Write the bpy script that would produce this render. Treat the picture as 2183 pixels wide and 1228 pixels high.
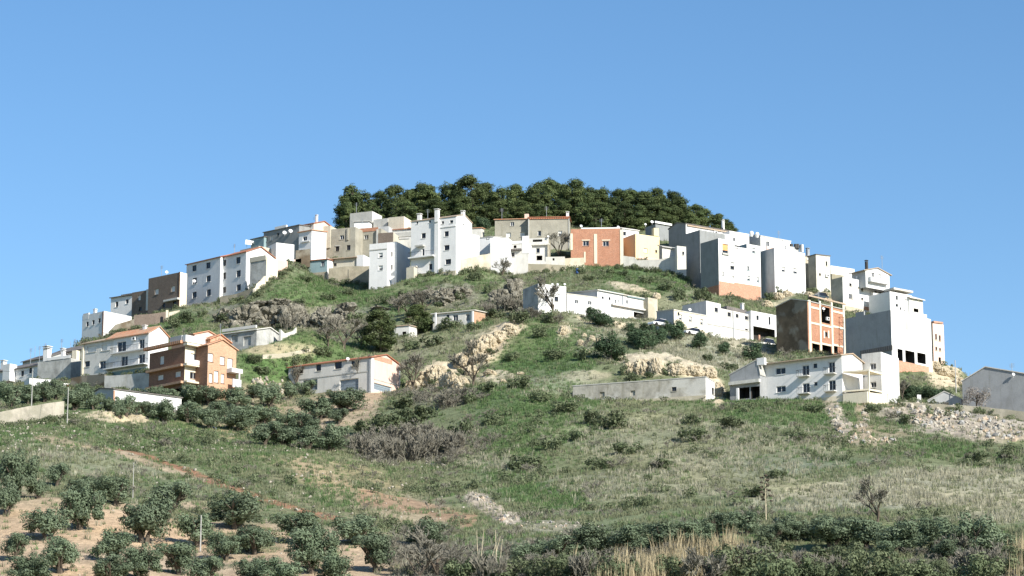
import bpy, math, random
import numpy as np
from mathutils import Vector, noise as mnoise
R = math.radians
random.seed(7); RNG = np.random.default_rng(7)
SC = bpy.context.scene; COL = SC.collection
for o in list(bpy.data.objects): bpy.data.objects.remove(o)

# ------------------------------------------------------------------ camera, sky, sun, exposure
F, CX, CY, PITCH = 6000.0, 1091.5, 614.0, R(12.5)      # focal length in photo pixels, photo centre
cd = bpy.data.cameras.new('camera'); cam = bpy.data.objects.new('camera', cd); COL.objects.link(cam)
cd.sensor_width = 36.0; cd.lens = 36.0 * F / 2183.0; cd.clip_start = 1.0; cd.clip_end = 9000.0
cam.location = (0, 0, 0); cam.rotation_euler = (R(90) + PITCH, 0, 0); SC.camera = cam

SUN_AZ, SUN_EL = R(137), R(32)                          # azimuth clockwise from +Y
world = bpy.data.worlds.new('World'); SC.world = world; world.use_nodes = True
wn, wl = world.node_tree.nodes, world.node_tree.links
for n in list(wn): wn.remove(n)
wo = wn.new('ShaderNodeOutputWorld'); bg = wn.new('ShaderNodeBackground'); sky = wn.new('ShaderNodeTexSky')
sky.sky_type = 'NISHITA'; sky.sun_disc = False; sky.sun_elevation = SUN_EL; sky.sun_rotation = SUN_AZ
sky.altitude = 600; sky.air_density = 1.0; sky.dust_density = 0.2; sky.ozone_density = 1.6
hs = wn.new('ShaderNodeHueSaturation'); hs.inputs['Saturation'].default_value = 1.22; hs.inputs['Value'].default_value = 1.0
bg.inputs['Strength'].default_value = 0.091
wl.new(sky.outputs[0], hs.inputs['Color']); wl.new(hs.outputs[0], bg.inputs['Color']); wl.new(bg.outputs[0], wo.inputs[0])

sd = bpy.data.lights.new('sun', 'SUN'); sd.energy = 4.4; sd.angle = R(0.53); sd.color = (1.0, 0.95, 0.86)
sun = bpy.data.objects.new('sun', sd); COL.objects.link(sun)
svec = Vector((math.sin(SUN_AZ) * math.cos(SUN_EL), math.cos(SUN_AZ) * math.cos(SUN_EL), math.sin(SUN_EL)))
sun.rotation_euler = svec.to_track_quat('Z', 'Y').to_euler(); sun.location = (200, 0, 400)
vs = SC.view_settings; vs.view_transform = 'Standard'; vs.look = 'None'; vs.gamma = 1.0; vs.use_curve_mapping = False
vs.exposure = 0.85
SC.cycles.max_bounces = 5; SC.cycles.diffuse_bounces = 3; SC.cycles.transparent_max_bounces = 6

# ------------------------------------------------------------------ geometry helpers
CP, SP = math.cos(PITCH), math.sin(PITCH)
def at(px, py, Y):
    """world point that lies Y metres north of the camera on the sight line of photo pixel (px,py)"""
    a = (px - CX) / F; t = (CY - py) / F; k = CP - t * SP
    return np.array((Y * a / k, Y, Y * (SP + t * CP) / k))
def proj(p):
    dep = p[1] * CP + p[2] * SP
    return CX + F * p[0] / dep, CY - F * (p[2] * CP - p[1] * SP) / dep

def tag(o, label=None, cat=None, group=None, kind=None):
    if label: o['label'] = label
    if cat: o['category'] = cat
    if group: o['group'] = group
    if kind: o['kind'] = kind
    return o
def link(name, me, parent=None):
    o = bpy.data.objects.new(name, me); COL.objects.link(o)
    if parent is not None: o.parent = parent
    return o
class Root:
    """an Empty at a thing's base; world points handed to mk() are stored in its own frame"""
    def __init__(s, name, O, phi=0.0):
        s.O = np.array(O, float); s.phi = phi
        s.e = bpy.data.objects.new(name, None); COL.objects.link(s.e)
        s.e.empty_display_size = 0.5
        s.e.location = s.O; s.e.rotation_euler = (0, 0, -phi)
    def loc(s, V):
        V = np.asarray(V, float).reshape(-1, 3) - s.O
        c, n = math.cos(s.phi), math.sin(s.phi)
        return np.stack([V[:, 0] * c - V[:, 1] * n, V[:, 0] * n + V[:, 1] * c, V[:, 2]], 1)
class MB:
    """collects faces (world coordinates) and links them as one mesh object"""
    def __init__(s): s.v, s.f, s.uv, s.mi = [], [], [], []
    def quad(s, *pts, uv=None, mi=0):
        b = len(s.v); s.v.extend([np.asarray(p, float) for p in pts]); s.f.append(tuple(range(b, b + len(pts))))
        s.uv.extend(uv if uv is not None else [(0.0, 0.0)] * len(pts)); s.mi.append(mi)
    def hexa(s, P, mi=0):
        """P: 8 corners, bottom ring 0-3 then top ring 4-7, counter-clockwise from above"""
        for f in ((3, 2, 1, 0), (4, 5, 6, 7), (0, 1, 5, 4), (1, 2, 6, 5), (2, 3, 7, 6), (3, 0, 4, 7)):
            q = [np.asarray(P[i], float) for i in f]
            w = np.linalg.norm(q[1] - q[0]); h = np.linalg.norm(q[2] - q[1])
            s.quad(*q, uv=[(0, 0), (w, 0), (w, h), (0, h)], mi=mi)
    def tube(s, pts, rad, n=6, cap=True, mi=0):
        pts = [np.asarray(p, float) for p in pts]; rings = []
        for i, p in enumerate(pts):
            d = pts[min(i + 1, len(pts) - 1)] - pts[max(i - 1, 0)]; d = d / (np.linalg.norm(d) + 1e-9)
            a = np.cross(d, (0, 0, 1) if abs(d[2]) < .9 else (1, 0, 0)); a = a / np.linalg.norm(a); c = np.cross(d, a)
            r = rad[i] if hasattr(rad, '__len__') else rad
            rings.append([p + r * (math.cos(2 * math.pi * k / n) * a + math.sin(2 * math.pi * k / n) * c) for k in range(n)])
        for i in range(len(rings) - 1):
            for k in range(n):
                s.quad(rings[i][k], rings[i][(k + 1) % n], rings[i + 1][(k + 1) % n], rings[i + 1][k], mi=mi)
        if cap: s.quad(*rings[-1], mi=mi)
    def build(s, name, mats, root=None, parent=None, smooth=False):
        me = bpy.data.meshes.new(name)
        V = np.array(s.v) if s.v else np.zeros((0, 3))
        if root is not None: V = root.loc(V)
        me.from_pydata(V.tolist(), [], s.f)
        for m in (mats if isinstance(mats, (list, tuple)) else [mats]): me.materials.append(m)
        uvl = me.uv_layers.new(name='UVMap'); uvl.data.foreach_set('uv', np.array(s.uv, float).ravel())
        me.polygons.foreach_set('material_index', s.mi)
        if smooth: me.polygons.foreach_set('use_smooth', [True] * len(s.f))
        me.update()
        return link(name, me, parent if parent is not None else (root.e if root is not None else None))

# ------------------------------------------------------------------ materials
MATS = {}
def newmat(name):
    m = bpy.data.materials.new(name); m.use_nodes = True
    n, l = m.node_tree.nodes, m.node_tree.links
    b = n['Principled BSDF']; b.inputs['Roughness'].default_value = .9
    b.inputs['Specular IOR Level'].default_value = .25
    return m, n, l, b
def node(n, t, **kw):
    x = n.new(t)
    for k, v in kw.items():
        if k.startswith('i_'):
            key = k[2:].replace('_', ' '); x.inputs[key].default_value = v
        else: setattr(x, k, v)
    return x
def ramp(n, l, src, stops):
    r = n.new('ShaderNodeValToRGB'); l.new(src, r.inputs[0]); e = r.color_ramp.elements
    while len(e) < len(stops): e.new(.5)
    for x, (p, c) in zip(e, stops): x.position = p; x.color = c if len(c) == 4 else (*c, 1)
    return r.outputs[0]
def mixc(n, l, fac, a, b, mode='MIX'):
    m = n.new('ShaderNodeMix'); m.data_type = 'RGBA'; m.blend_type = mode
    for s, v in ((m.inputs[0], fac), (m.inputs[6], a), (m.inputs[7], b)):
        if hasattr(v, 'links') or isinstance(v, bpy.types.NodeSocket): l.new(v, s)
        elif isinstance(v, (int, float)): s.default_value = v
        else: s.default_value = (*v, 1) if len(v) == 3 else v
    return m.outputs[2]
def g(v): return (v, v, v, 1)
def wall_mat(name, col, dirt=.35, dark=.62, streak=.35, bump=.25, brick=None, patch=None):
    """painted or rendered wall: blotches, rain streaks under the coping, fine grain, optionally courses of brick"""
    m, n, l, b = newmat(name); MATS[name] = m
    geo = node(n, 'ShaderNodeNewGeometry')
    mp = node(n, 'ShaderNodeMapping'); mp.inputs['Scale'].default_value = (1, 1, .16); l.new(geo.outputs['Position'], mp.inputs['Vector'])
    n1 = node(n, 'ShaderNodeTexNoise', i_Scale=.55, i_Detail=6.0, i_Roughness=.62); l.new(geo.outputs['Position'], n1.inputs['Vector'])
    n2 = node(n, 'ShaderNodeTexNoise', i_Scale=1.5, i_Detail=5.0, i_Roughness=.65); l.new(mp.outputs[0], n2.inputs['Vector'])
    n3 = node(n, 'ShaderNodeTexNoise', i_Scale=7.0, i_Detail=4.0, i_Roughness=.7); l.new(geo.outputs['Position'], n3.inputs['Vector'])
    base = (*col, 1)
    if brick:
        uv = node(n, 'ShaderNodeUVMap', uv_map='UVMap')
        bt = node(n, 'ShaderNodeTexBrick', i_Scale=1.0)
        bt.inputs['Brick Width'].default_value = .30; bt.inputs['Row Height'].default_value = .16; bt.inputs['Mortar Size'].default_value = .012
        bt.inputs['Color1'].default_value = (*col, 1); bt.inputs['Color2'].default_value = tuple(c * .72 for c in col) + (1,)
        bt.inputs['Mortar'].default_value = (*brick, 1); l.new(uv.outputs[0], bt.inputs['Vector']); base = bt.outputs['Color']
    dk = tuple(c * dark for c in col)
    c1 = mixc(n, l, ramp(n, l, n1.outputs[0], [(.42, g(0)), (.70, g(dirt))]), base, dk)
    c2 = mixc(n, l, ramp(n, l, n2.outputs[0], [(.52, g(0)), (.72, g(streak))]), c1, (col[0] * .5 + .04, col[1] * .5 + .035, col[2] * .48 + .02))
    if patch:
        n4 = node(n, 'ShaderNodeTexNoise', i_Scale=.28, i_Detail=5.0); l.new(geo.outputs['Position'], n4.inputs['Vector'])
        c2 = mixc(n, l, ramp(n, l, n4.outputs[0], [(.50, g(0)), (.58, g(.8))]), c2, patch)
    c3 = mixc(n, l, ramp(n, l, n3.outputs[0], [(.35, g(.88)), (.7, g(1.06))]), (0, 0, 0, 1), c2)
    mm = node(n, 'ShaderNodeMix', data_type='RGBA', blend_type='MULTIPLY'); mm.inputs[0].default_value = 1
    l.new(c2, mm.inputs[6]); l.new(ramp(n, l, n3.outputs[0], [(.3, g(.84)), (.68, g(1))]), mm.inputs[7])
    l.new(mm.outputs[2], b.inputs['Base Color'])
    bp = node(n, 'ShaderNodeBump', i_Strength=bump, i_Distance=.05); l.new(n3.outputs[0], bp.inputs['Height']); l.new(bp.outputs[0], b.inputs['Normal'])
    return m
def tile_mat(name, c1, c2, c3):
    m, n, l, b = newmat(name); MATS[name] = m
    uv = node(n, 'ShaderNodeUVMap', uv_map='UVMap'); geo = node(n, 'ShaderNodeNewGeometry')
    wv = node(n, 'ShaderNodeTexWave', i_Scale=.62, i_Distortion=.6); wv.bands_direction = 'X'; l.new(uv.outputs[0], wv.inputs['Vector'])
    mp = node(n, 'ShaderNodeMapping'); mp.inputs['Scale'].default_value = (4.2, 2.6, 1); l.new(uv.outputs[0], mp.inputs['Vector'])
    vo = node(n, 'ShaderNodeTexVoronoi', i_Scale=1.0); l.new(mp.outputs[0], vo.inputs['Vector'])
    n1 = node(n, 'ShaderNodeTexNoise', i_Scale=.7, i_Detail=6.0, i_Roughness=.65); l.new(geo.outputs['Position'], n1.inputs['Vector'])
    sep = node(n, 'ShaderNodeSeparateColor'); l.new(vo.outputs['Color'], sep.inputs[0])
    a = mixc(n, l, sep.outputs[0], c1, c2)
    c = mixc(n, l, ramp(n, l, n1.outputs[0], [(.40, g(0)), (.66, g(.85))]), a, c3)
    l.new(c, b.inputs['Base Color'])
    bp = node(n, 'ShaderNodeBump', i_Strength=.8, i_Distance=.08); l.new(wv.outputs[0], bp.inputs['Height']); l.new(bp.outputs[0], b.inputs['Normal'])
    return m
def plain(name, col, rough=.6, spec=.3, metal=0.0, var=.25, scale=3.0):
    m, n, l, b = newmat(name); MATS[name] = m
    geo = node(n, 'ShaderNodeNewGeometry')
    n1 = node(n, 'ShaderNodeTexNoise', i_Scale=scale, i_Detail=4.0); l.new(geo.outputs['Position'], n1.inputs['Vector'])
    c = mixc(n, l, ramp(n, l, n1.outputs[0], [(.35, g(0)), (.7, g(1))]), col, tuple(x * (1 - var) for x in col))
    l.new(c, b.inputs['Base Color']); b.inputs['Roughness'].default_value = rough
    b.inputs['Specular IOR Level'].default_value = spec; b.inputs['Metallic'].default_value = metal
    return m
def leaf_mat(name, col, col2, transl=.25):
    m, n, l, b = newmat(name); MATS[name] = m
    at_ = node(n, 'ShaderNodeAttribute', attribute_name='tint'); oi = node(n, 'ShaderNodeObjectInfo')
    c = mixc(n, l, at_.outputs['Fac'], col, col2)
    mm = node(n, 'ShaderNodeHueSaturation'); l.new(c, mm.inputs['Color'])
    mr = node(n, 'ShaderNodeMapRange'); mr.inputs[3].default_value = .78; mr.inputs[4].default_value = 1.22
    l.new(oi.outputs['Random'], mr.inputs[0]); l.new(mr.outputs[0], mm.inputs['Value'])
    l.new(mm.outputs[0], b.inputs['Base Color']); b.inputs['Roughness'].default_value = .75
    tr = node(n, 'ShaderNodeBsdfTranslucent'); l.new(mm.outputs[0], tr.inputs[0])
    mx = node(n, 'ShaderNodeMixShader'); mx.inputs[0].default_value = transl
    l.new(b.outputs[0], mx.inputs[1]); l.new(tr.outputs[0], mx.inputs[2]); l.new(mx.outputs[0], n['Material Output'].inputs[0])
    return m

wall_mat('white', (.78, .77, .75), dirt=.34, dark=.74, streak=.18, bump=.12)
wall_mat('white_old', (.68, .66, .61), dirt=.5, dark=.68, streak=.45)
wall_mat('white_stained', (.50, .50, .47), dirt=.8, dark=.45, streak=.7, bump=.4)
wall_mat('cream', (.78, .70, .54), dirt=.3, dark=.75)
wall_mat('yellow', (.80, .66, .40), dirt=.25, dark=.8)
wall_mat('beige', (.56, .52, .42), dirt=.5, dark=.7)
wall_mat('render_grey', (.40, .375, .305), dirt=.7, dark=.62, streak=.5, bump=.5)
wall_mat('cement', (.50, .49, .45), dirt=.7, dark=.68, streak=.5, bump=.4)
wall_mat('concrete_pale', (.66, .64, .57), dirt=.6, dark=.7, streak=.5, bump=.3)
wall_mat('grey_paint', (.49, .495, .49), dirt=.5, dark=.72, streak=.45)  # shade of left walls put into the colour; also used on plain grey parts
wall_mat('grey_mid', (.33, .34, .345), dirt=.6, dark=.72, streak=.5)  # flank, gable and lean-to walls with their shade put into the colour
wall_mat('grey_dark', (.285, .295, .29), dirt=.6, dark=.7, streak=.5)  # darkest walls turned from the sun, shade put into the colour
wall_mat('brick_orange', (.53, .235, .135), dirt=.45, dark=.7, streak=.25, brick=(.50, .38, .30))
wall_mat('brick_brown', (.27, .145, .095), dirt=.4, dark=.75, streak=.2, brick=(.34, .24, .18))  # shaded copy of the tan brick, shade put into the colour
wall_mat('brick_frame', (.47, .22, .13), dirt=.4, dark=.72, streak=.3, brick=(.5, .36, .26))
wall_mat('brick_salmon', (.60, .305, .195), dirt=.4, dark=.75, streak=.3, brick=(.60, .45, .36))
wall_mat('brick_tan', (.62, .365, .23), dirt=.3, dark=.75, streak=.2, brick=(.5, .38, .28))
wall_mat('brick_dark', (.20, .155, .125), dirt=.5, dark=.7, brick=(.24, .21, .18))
wall_mat('pink', (.78, .56, .46), dirt=.3, dark=.8)
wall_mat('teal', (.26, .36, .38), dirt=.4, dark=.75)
wall_mat('stone', (.40, .355, .265), dirt=.8, dark=.55, streak=.3, bump=1.0, patch=(.28, .26, .19))
wall_mat('stone_pale', (.60, .54, .42), dirt=.8, dark=.6, streak=.3, bump=1.0, patch=(.42, .38, .28))
wall_mat('field_stone', (.47, .43, .35), dirt=.95, dark=.55, streak=.8, bump=1.0, patch=(.33, .31, .24))
wall_mat('moss', (.16, .125, .085), dirt=.9, dark=.5, streak=.7, bump=.6, patch=(.27, .25, .20))
wall_mat('shed_wall', (.42, .40, .345), dirt=.95, dark=.52, streak=.85, bump=.5, patch=(.54, .53, .49))
tile_mat('tile_red', (.46, .17, .09), (.36, .13, .075), (.30, .17, .11))
tile_mat('tile_orange', (.56, .26, .14), (.46, .20, .11), (.44, .33, .23))
tile_mat('tile_tan', (.50, .38, .27), (.40, .28, .19), (.36, .33, .27))
tile_mat('tile_dark', (.16, .145, .14), (.12, .11, .105), (.20, .18, .16))
tile_mat('tile_pale', (.66, .63, .58), (.58, .55, .5), (.48, .45, .39))
plain('glass', (.018, .022, .030), rough=.12, spec=.5, var=.3)
plain('frame_white', (.75, .75, .74), rough=.5)
plain('frame_dark', (.05, .045, .04), rough=.5)
plain('frame_brown', (.16, .08, .045), rough=.5)
plain('blind', (.66, .66, .63), rough=.6, var=.1)
plain('blind_orange', (.70, .36, .14), rough=.6, var=.15)
plain('interior_shade', (.045, .04, .036), rough=1.0)  # near-black lining of openings, interior darkness put into the colour
plain('metal_grey', (.30, .32, .34), rough=.4, spec=.5)
plain('garage_blue', (.24, .29, .33), rough=.5)
plain('dish_white', (.80, .80, .80), rough=.4)
plain('rust', (.30, .10, .06), rough=.8)
plain('pole_grey', (.42, .41, .38), rough=.7)
plain('pole_wood', (.30, .24, .17), rough=.9)
plain('car_white', (.78, .78, .78), rough=.25, spec=.6, var=.02)
plain('car_dark', (.03, .05, .07), rough=.25, spec=.6, var=.1)
plain('tyre', (.025, .025, .025), rough=.9)
plain('tarp_blue', (.06, .16, .45), rough=.5)
plain('bark', (.13, .105, .08), rough=1.0, scale=8.0, var=.5)
plain('bark_pale', (.26, .235, .20), rough=1.0, scale=8.0, var=.4)
plain('twig', (.22, .205, .165), rough=1.0, scale=2.0, var=.35)
plain('stalk', (.52, .45, .31), rough=1.0, scale=2.0, var=.35)
M = MATS
# ------------------------------------------------------------------ building kit
CTL = []                                                # ground levels wanted where walls meet the hillside
REPORT = []
class Block:
    """one rectangular volume of a building. The vertical edge between its left face and its right face stands at
    photo column xc, Y metres away; phi is how far the left face is turned to the left of facing the viewer."""
    def __init__(s, root, Y, xc, yt, yb, xl, xr, phi, mat='white', matR=None, roof='flat', rise=1.2, over=.35, rmat='tile_orange',
                 wl=(), wr=(), fm='frame_white', dr=None, dl=None, found=3.0, gl=None, gr=None, gnd=True, part='wall', lip=.35, deep=.2, apx=.5):
        s.Y, s.phi = Y, R(phi); s.O = at(xc, yb, Y); s.root = root; s.fm = fm
        s.ex = np.array((math.cos(s.phi), -math.sin(s.phi), 0)); s.ey = np.array((math.sin(s.phi), math.cos(s.phi), 0))
        s.H = at(xc, yt, Y)[2] - s.O[2]; ym = (yt + yb) / 2
        s.WL = dl if dl else -s.px('L', xl, ym)[0]
        s.WR = dr if dr else s.px('R', xr, ym)[0]
        REPORT.append((label_now[0], round(s.WL, 1), round(s.WR, 1), round(s.H, 1)))
        if s.WL < .3 or s.WR < .3: s.WL = max(s.WL, .5); s.WR = max(s.WR, .5)
        mL = M[mat]; mR = M[matR or mat]; s.mL = mL
        opL = [s.rect('L', w) for w in wl]; opR = [s.rect('R', w) for w in wr]
        mb = MB(); z0 = -found
        s.face(mb, 'L', -s.WL, 0, z0, s.H, [o for o in opL if o[3] < s.H - .05], 0)
        s.face(mb, 'R', 0, s.WR, z0, s.H, [o for o in opR if o[3] < s.H - .05], 1)
        P = s.P
        mb.quad(P(0, s.WR, z0), P(-s.WL, s.WR, z0), P(-s.WL, s.WR, s.H), P(0, s.WR, s.H), uv=[(0, z0), (s.WL, z0), (s.WL, s.H), (0, s.H)])
        mb.quad(P(-s.WL, s.WR, z0), P(-s.WL, 0, z0), P(-s.WL, 0, s.H), P(-s.WL, s.WR, s.H), uv=[(0, z0), (s.WR, z0), (s.WR, s.H), (0, s.H)], mi=1)
        if roof == 'flat':
            t = .22; W, D, h = s.WL, s.WR, s.H
            o = [P(-W, 0, h), P(0, 0, h), P(0, D, h), P(-W, D, h)]; i = [P(-W + t, t, h), P(-t, t, h), P(-t, D - t, h), P(-W + t, D - t, h)]
            d = [q - np.array((0, 0, lip)) for q in i]
            for k in range(4):
                j = (k + 1) % 4
                mb.quad(o[k], o[j], i[j], i[k]); mb.quad(i[k], i[j], d[j], d[k])
            s.wall = mb.build(part, [mL, mR], root)
            dk = MB(); dk.quad(*d); dk.build('roof_deck', M['cement'], root)
        else:
            W, D, h = s.WL, s.WR, s.H; e = over; e2 = min(over, .25); th = .16
            rf = MB()
            def slab(a, b, c, d, wd, ln):
                """top corners a,b (eave) c,d (ridge), thickened downwards"""
                dn = np.array((0, 0, -th)); A = [a, b, c, d]; Bq = [q + dn for q in A]
                rf.quad(*A, uv=[(0, 0), (wd, 0), (wd, ln), (0, ln)]); rf.quad(*Bq[::-1])
                for k in range(4):
                    j = (k + 1) % 4; rf.quad(Bq[k], Bq[j], A[j], A[k])
            if roof == 'gx':                                # ridge runs along the left face; gable over the right face
                sl = rise / (D / 2); zt = h + th
                slab(P(-W - e2, -e, zt - sl * e), P(e2, -e, zt - sl * e), P(e2, D / 2, zt + rise), P(-W - e2, D / 2, zt + rise), W, D / 2)
                slab(P(e2, D + e, zt - sl * e), P(-W - e2, D + e, zt - sl * e), P(-W - e2, D / 2, zt + rise), P(e2, D / 2, zt + rise), W, D / 2)
                mb.quad(P(0, 0, h), P(0, D, h), P(0, D / 2, h + rise), uv=[(0, h), (D, h), (D / 2, h + rise)], mi=1)
                mb.quad(P(-W, D, h), P(-W, 0, h), P(-W, D / 2, h + rise), mi=1)
            elif roof == 'gy':                              # gable over the left face
                rx = -W * apx; sl = rise / (W * apx); sl2 = rise / (W * (1 - apx)); zt = h + th
                slab(P(e, -e2, zt - sl * e), P(e, D + e2, zt - sl * e), P(rx, D + e2, zt + rise), P(rx, -e2, zt + rise), D, W * apx)
                slab(P(-W - e, D + e2, zt - sl2 * e), P(-W - e, -e2, zt - sl2 * e), P(rx, -e2, zt + rise), P(rx, D + e2, zt + rise), D, W * (1 - apx))
                mb.quad(P(-W, 0, h), P(0, 0, h), P(rx, 0, h + rise), uv=[(0, h), (W, h), (W + rx, h + rise)])
                mb.quad(P(0, D, h), P(-W, D, h), P(rx, D, h + rise))
            elif roof == 'sx':                              # one slope, low over the left face, high at the back
                sl = rise / D; zt = h + th
                slab(P(-W - e2, -e, zt - sl * e), P(e2, -e, zt - sl * e), P(e2, D + e2, zt + rise), P(-W - e2, D + e2, zt + rise), W, D)
                mb.quad(P(0, 0, h), P(0, D, h), P(0, D, h + rise), mi=1); mb.quad(P(-W, D, h), P(-W, 0, h), P(-W, D, h + rise), mi=1)
                mb.quad(P(0, D, h), P(-W, D, h), P(-W, D, h + rise), P(0, D, h + rise))
            elif roof == 'sy':                              # one slope, low over the right face, high on the far left
                sl = rise / W; zt = h + th
                slab(P(e, -e2, zt - sl * e), P(e, D + e2, zt - sl * e), P(-W - e2, D + e2, zt + rise), P(-W - e2, -e2, zt + rise), D, W)
                mb.quad(P(-W, 0, h), P(0, 0, h), P(-W, 0, h + rise)); mb.quad(P(0, D, h), P(-W, D, h), P(-W, D, h + rise))
                mb.quad(P(-W, D, h), P(-W, 0, h), P(-W, 0, h + rise), P(-W, D, h + rise), mi=1)
            s.wall = mb.build(part, [mL, mR], root)
            s.roof = rf.build('roof', M[rmat], root)
        for f, ops, ws in (('L', opL, wl), ('R', opR, wr)):
            for o, w in zip(ops, ws): s.fill(f, o, w[4] if len(w) > 4 else 'w', deep)
        if gnd:
            zl = s.px('L', xl, gl)[1] if gl else 0.0; zr = s.px('R', xr, gr)[1] if gr else 0.0
            for k in range(0, 5): q = P(-s.WL * k / 4, -.3, zl * k / 4 - .15); CTL.append(q)
            for k in range(1, 4): q = P(.3, s.WR * k / 3, zr * k / 3 - .15); CTL.append(q)
    def P(s, x, y, z): return s.O + x * s.ex + y * s.ey + np.array((0, 0, z))
    def FP(s, f, a, n, z): return s.P(a, -n, z) if f == 'L' else s.P(n, a, z)
    def px(s, f, x, y, off=0.0):
        """photo pixel -> (distance along the face, height) on the left or right face (or a plane off metres behind it)"""
        d = at(x, y, 1.0); e = s.ey if f == 'L' else s.ex; g_ = s.O + (off if f == 'L' else -off) * e
        t = g_.dot(e) / d.dot(e); p = t * d - s.O
        return (p.dot(s.ex) if f == 'L' else p.dot(s.ey)), p[2]
    def rect(s, f, w):
        x, y, ww, hh = w[:4]
        a0 = s.px(f, x - ww / 2, y)[0]; a1 = s.px(f, x + ww / 2, y)[0]; z0 = s.px(f, x, y + hh / 2)[1]; z1 = s.px(f, x, y - hh / 2)[1]
        return (min(a0, a1), max(a0, a1), z0, z1)
    def face(s, mb, f, a0, a1, z0, z1, ops, mi):
        dp = [.2] * len(ops)
        xs = sorted({a0, a1} | {min(max(v, a0), a1) for o in ops for v in o[:2]}); zs = sorted({z0, z1} | {min(max(v, z0), z1) for o in ops for v in o[2:]})
        for i in range(len(xs) - 1):
            for j in range(len(zs) - 1):
                if xs[i + 1] - xs[i] < 1e-5 or zs[j + 1] - zs[j] < 1e-5: continue
                cx, cz = (xs[i] + xs[i + 1]) / 2, (zs[j] + zs[j + 1]) / 2
                if any(o[0] < cx < o[1] and o[2] < cz < o[3] for o in ops): continue
                c = [(xs[i], zs[j]), (xs[i + 1], zs[j]), (xs[i + 1], zs[j + 1]), (xs[i], zs[j + 1])]
                mb.quad(*[s.FP(f, a, 0, z) for a, z in c], uv=c, mi=mi)
    def fbox(s, mb, f, a0, a1, n0, n1, z0, z1, mi=0):
        mb.hexa([s.FP(f, a0, n1, z0), s.FP(f, a1, n1, z0), s.FP(f, a1, n0, z0), s.FP(f, a0, n0, z0),
                 s.FP(f, a0, n1, z1), s.FP(f, a1, n1, z1), s.FP(f, a1, n0, z1), s.FP(f, a0, n0, z1)], mi)
    def reveal(s, mb, f, o, d, mi=0):
        a0, a1, z0, z1 = o; Q = s.FP
        mb.quad(Q(f, a0, 0, z0), Q(f, a0, -d, z0), Q(f, a0, -d, z1), Q(f, a0, 0, z1), mi=mi); mb.quad(Q(f, a1, -d, z0), Q(f, a1, 0, z0), Q(f, a1, 0, z1), Q(f, a1, -d, z1), mi=mi)
        mb.quad(Q(f, a0, 0, z0), Q(f, a1, 0, z0), Q(f, a1, -d, z0), Q(f, a0, -d, z0), mi=mi); mb.quad(Q(f, a0, -d, z1), Q(f, a1, -d, z1), Q(f, a1, 0, z1), Q(f, a0, 0, z1), mi=mi)
    def fill(s, f, o, kind, deep):
        a0, a1, z0, z1 = o; w, h = a1 - a0, z1 - z0; proud = z1 >= s.H - .05
        base = kind[0]
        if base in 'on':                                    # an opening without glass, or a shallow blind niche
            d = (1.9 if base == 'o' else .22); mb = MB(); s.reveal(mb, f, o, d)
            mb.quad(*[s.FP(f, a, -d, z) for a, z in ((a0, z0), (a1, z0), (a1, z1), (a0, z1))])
            mb.build('opening' if base == 'o' else 'niche', s.mL if base == 'n' else M['interior_shade'], s.root); return
        d = .17 if not proud else -.03
        mb = MB()
        if not proud: s.reveal(mb, f, o, .30, 1)
        t = min(.09, w * .12); n0, n1 = -d - .06, -d
        for (p, q, r, u) in ((a0, a0 + t, z0, z1), (a1 - t, a1, z0, z1), (a0 + t, a1 - t, z0, z0 + t), (a0 + t, a1 - t, z1 - t, z1)):
            s.fbox(mb, f, p, q, n0, n1, r, u)
        if w > .75 and base in 'wkd': s.fbox(mb, f, (a0 + a1) / 2 - t * .45, (a0 + a1) / 2 + t * .45, n0, n1 - .002, z0 + t, z1 - t)
        if base in 'wks' and not proud: s.fbox(mb, f, a0 - .07, a1 + .07, 0.002, .09, z0 - .09, z0 - .003, 1)
        fm = M['frame_dark'] if base == 'k' else M[s.fm]
        nm = {'w': 'window', 'k': 'window', 's': 'window', 'b': 'window', 'd': 'door', 'g': 'garage_door'}[base]
        win = mb.build(nm, [fm, s.mL], s.root)
        pn = MB(); n = -d - .035
        if base == 'g':
            k = max(3, int(h / .5))
            for i in range(k):
                za, zb = z0 + t + (h - 2 * t) * i / k, z0 + t + (h - 2 * t) * (i + 1) / k - .03
                s.fbox(pn, f, a0 + t, a1 - t, n - .03, n, za, zb)
            pn.build('door_panel', M['garage_blue'], s.root, parent=win); return
        if base in 'sb':                                    # roller blind let down, over the lower glass
            s.fbox(pn, f, a0 + t, a1 - t, n - .02, n + .015, z0 + t + h * (.0 if len(kind) == 1 else .35), z1 - t)
            pn.build('roller_blind', M['blind' if base == 's' else 'blind_orange'], s.root, parent=win)
            if len(kind) == 1: return
            pn = MB(); n -= .03
        pn.quad(*[s.FP(f, a, n, z) for a, z in ((a0 + t * .5, z0 + t * .5), (a1 - t * .5, z0 + t * .5), (a1 - t * .5, z1 - t * .5), (a0 + t * .5, z1 - t * .5))])
        pn.build('pane', M['glass'], s.root, parent=win)
    # --- trims
    def strip(s, name, mat, f, x0, x1, y0, y1, n=.12, n0=-.02):
        """a raised piece on a face, given by its photo box"""
        o = s.rect(f, ((x0 + x1) / 2, (y0 + y1) / 2, x1 - x0, y1 - y0)); mb = MB(); s.fbox(mb, f, o[0], o[1], n0, n, o[2], o[3]); return mb.build(name, M[mat], s.root)
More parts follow.
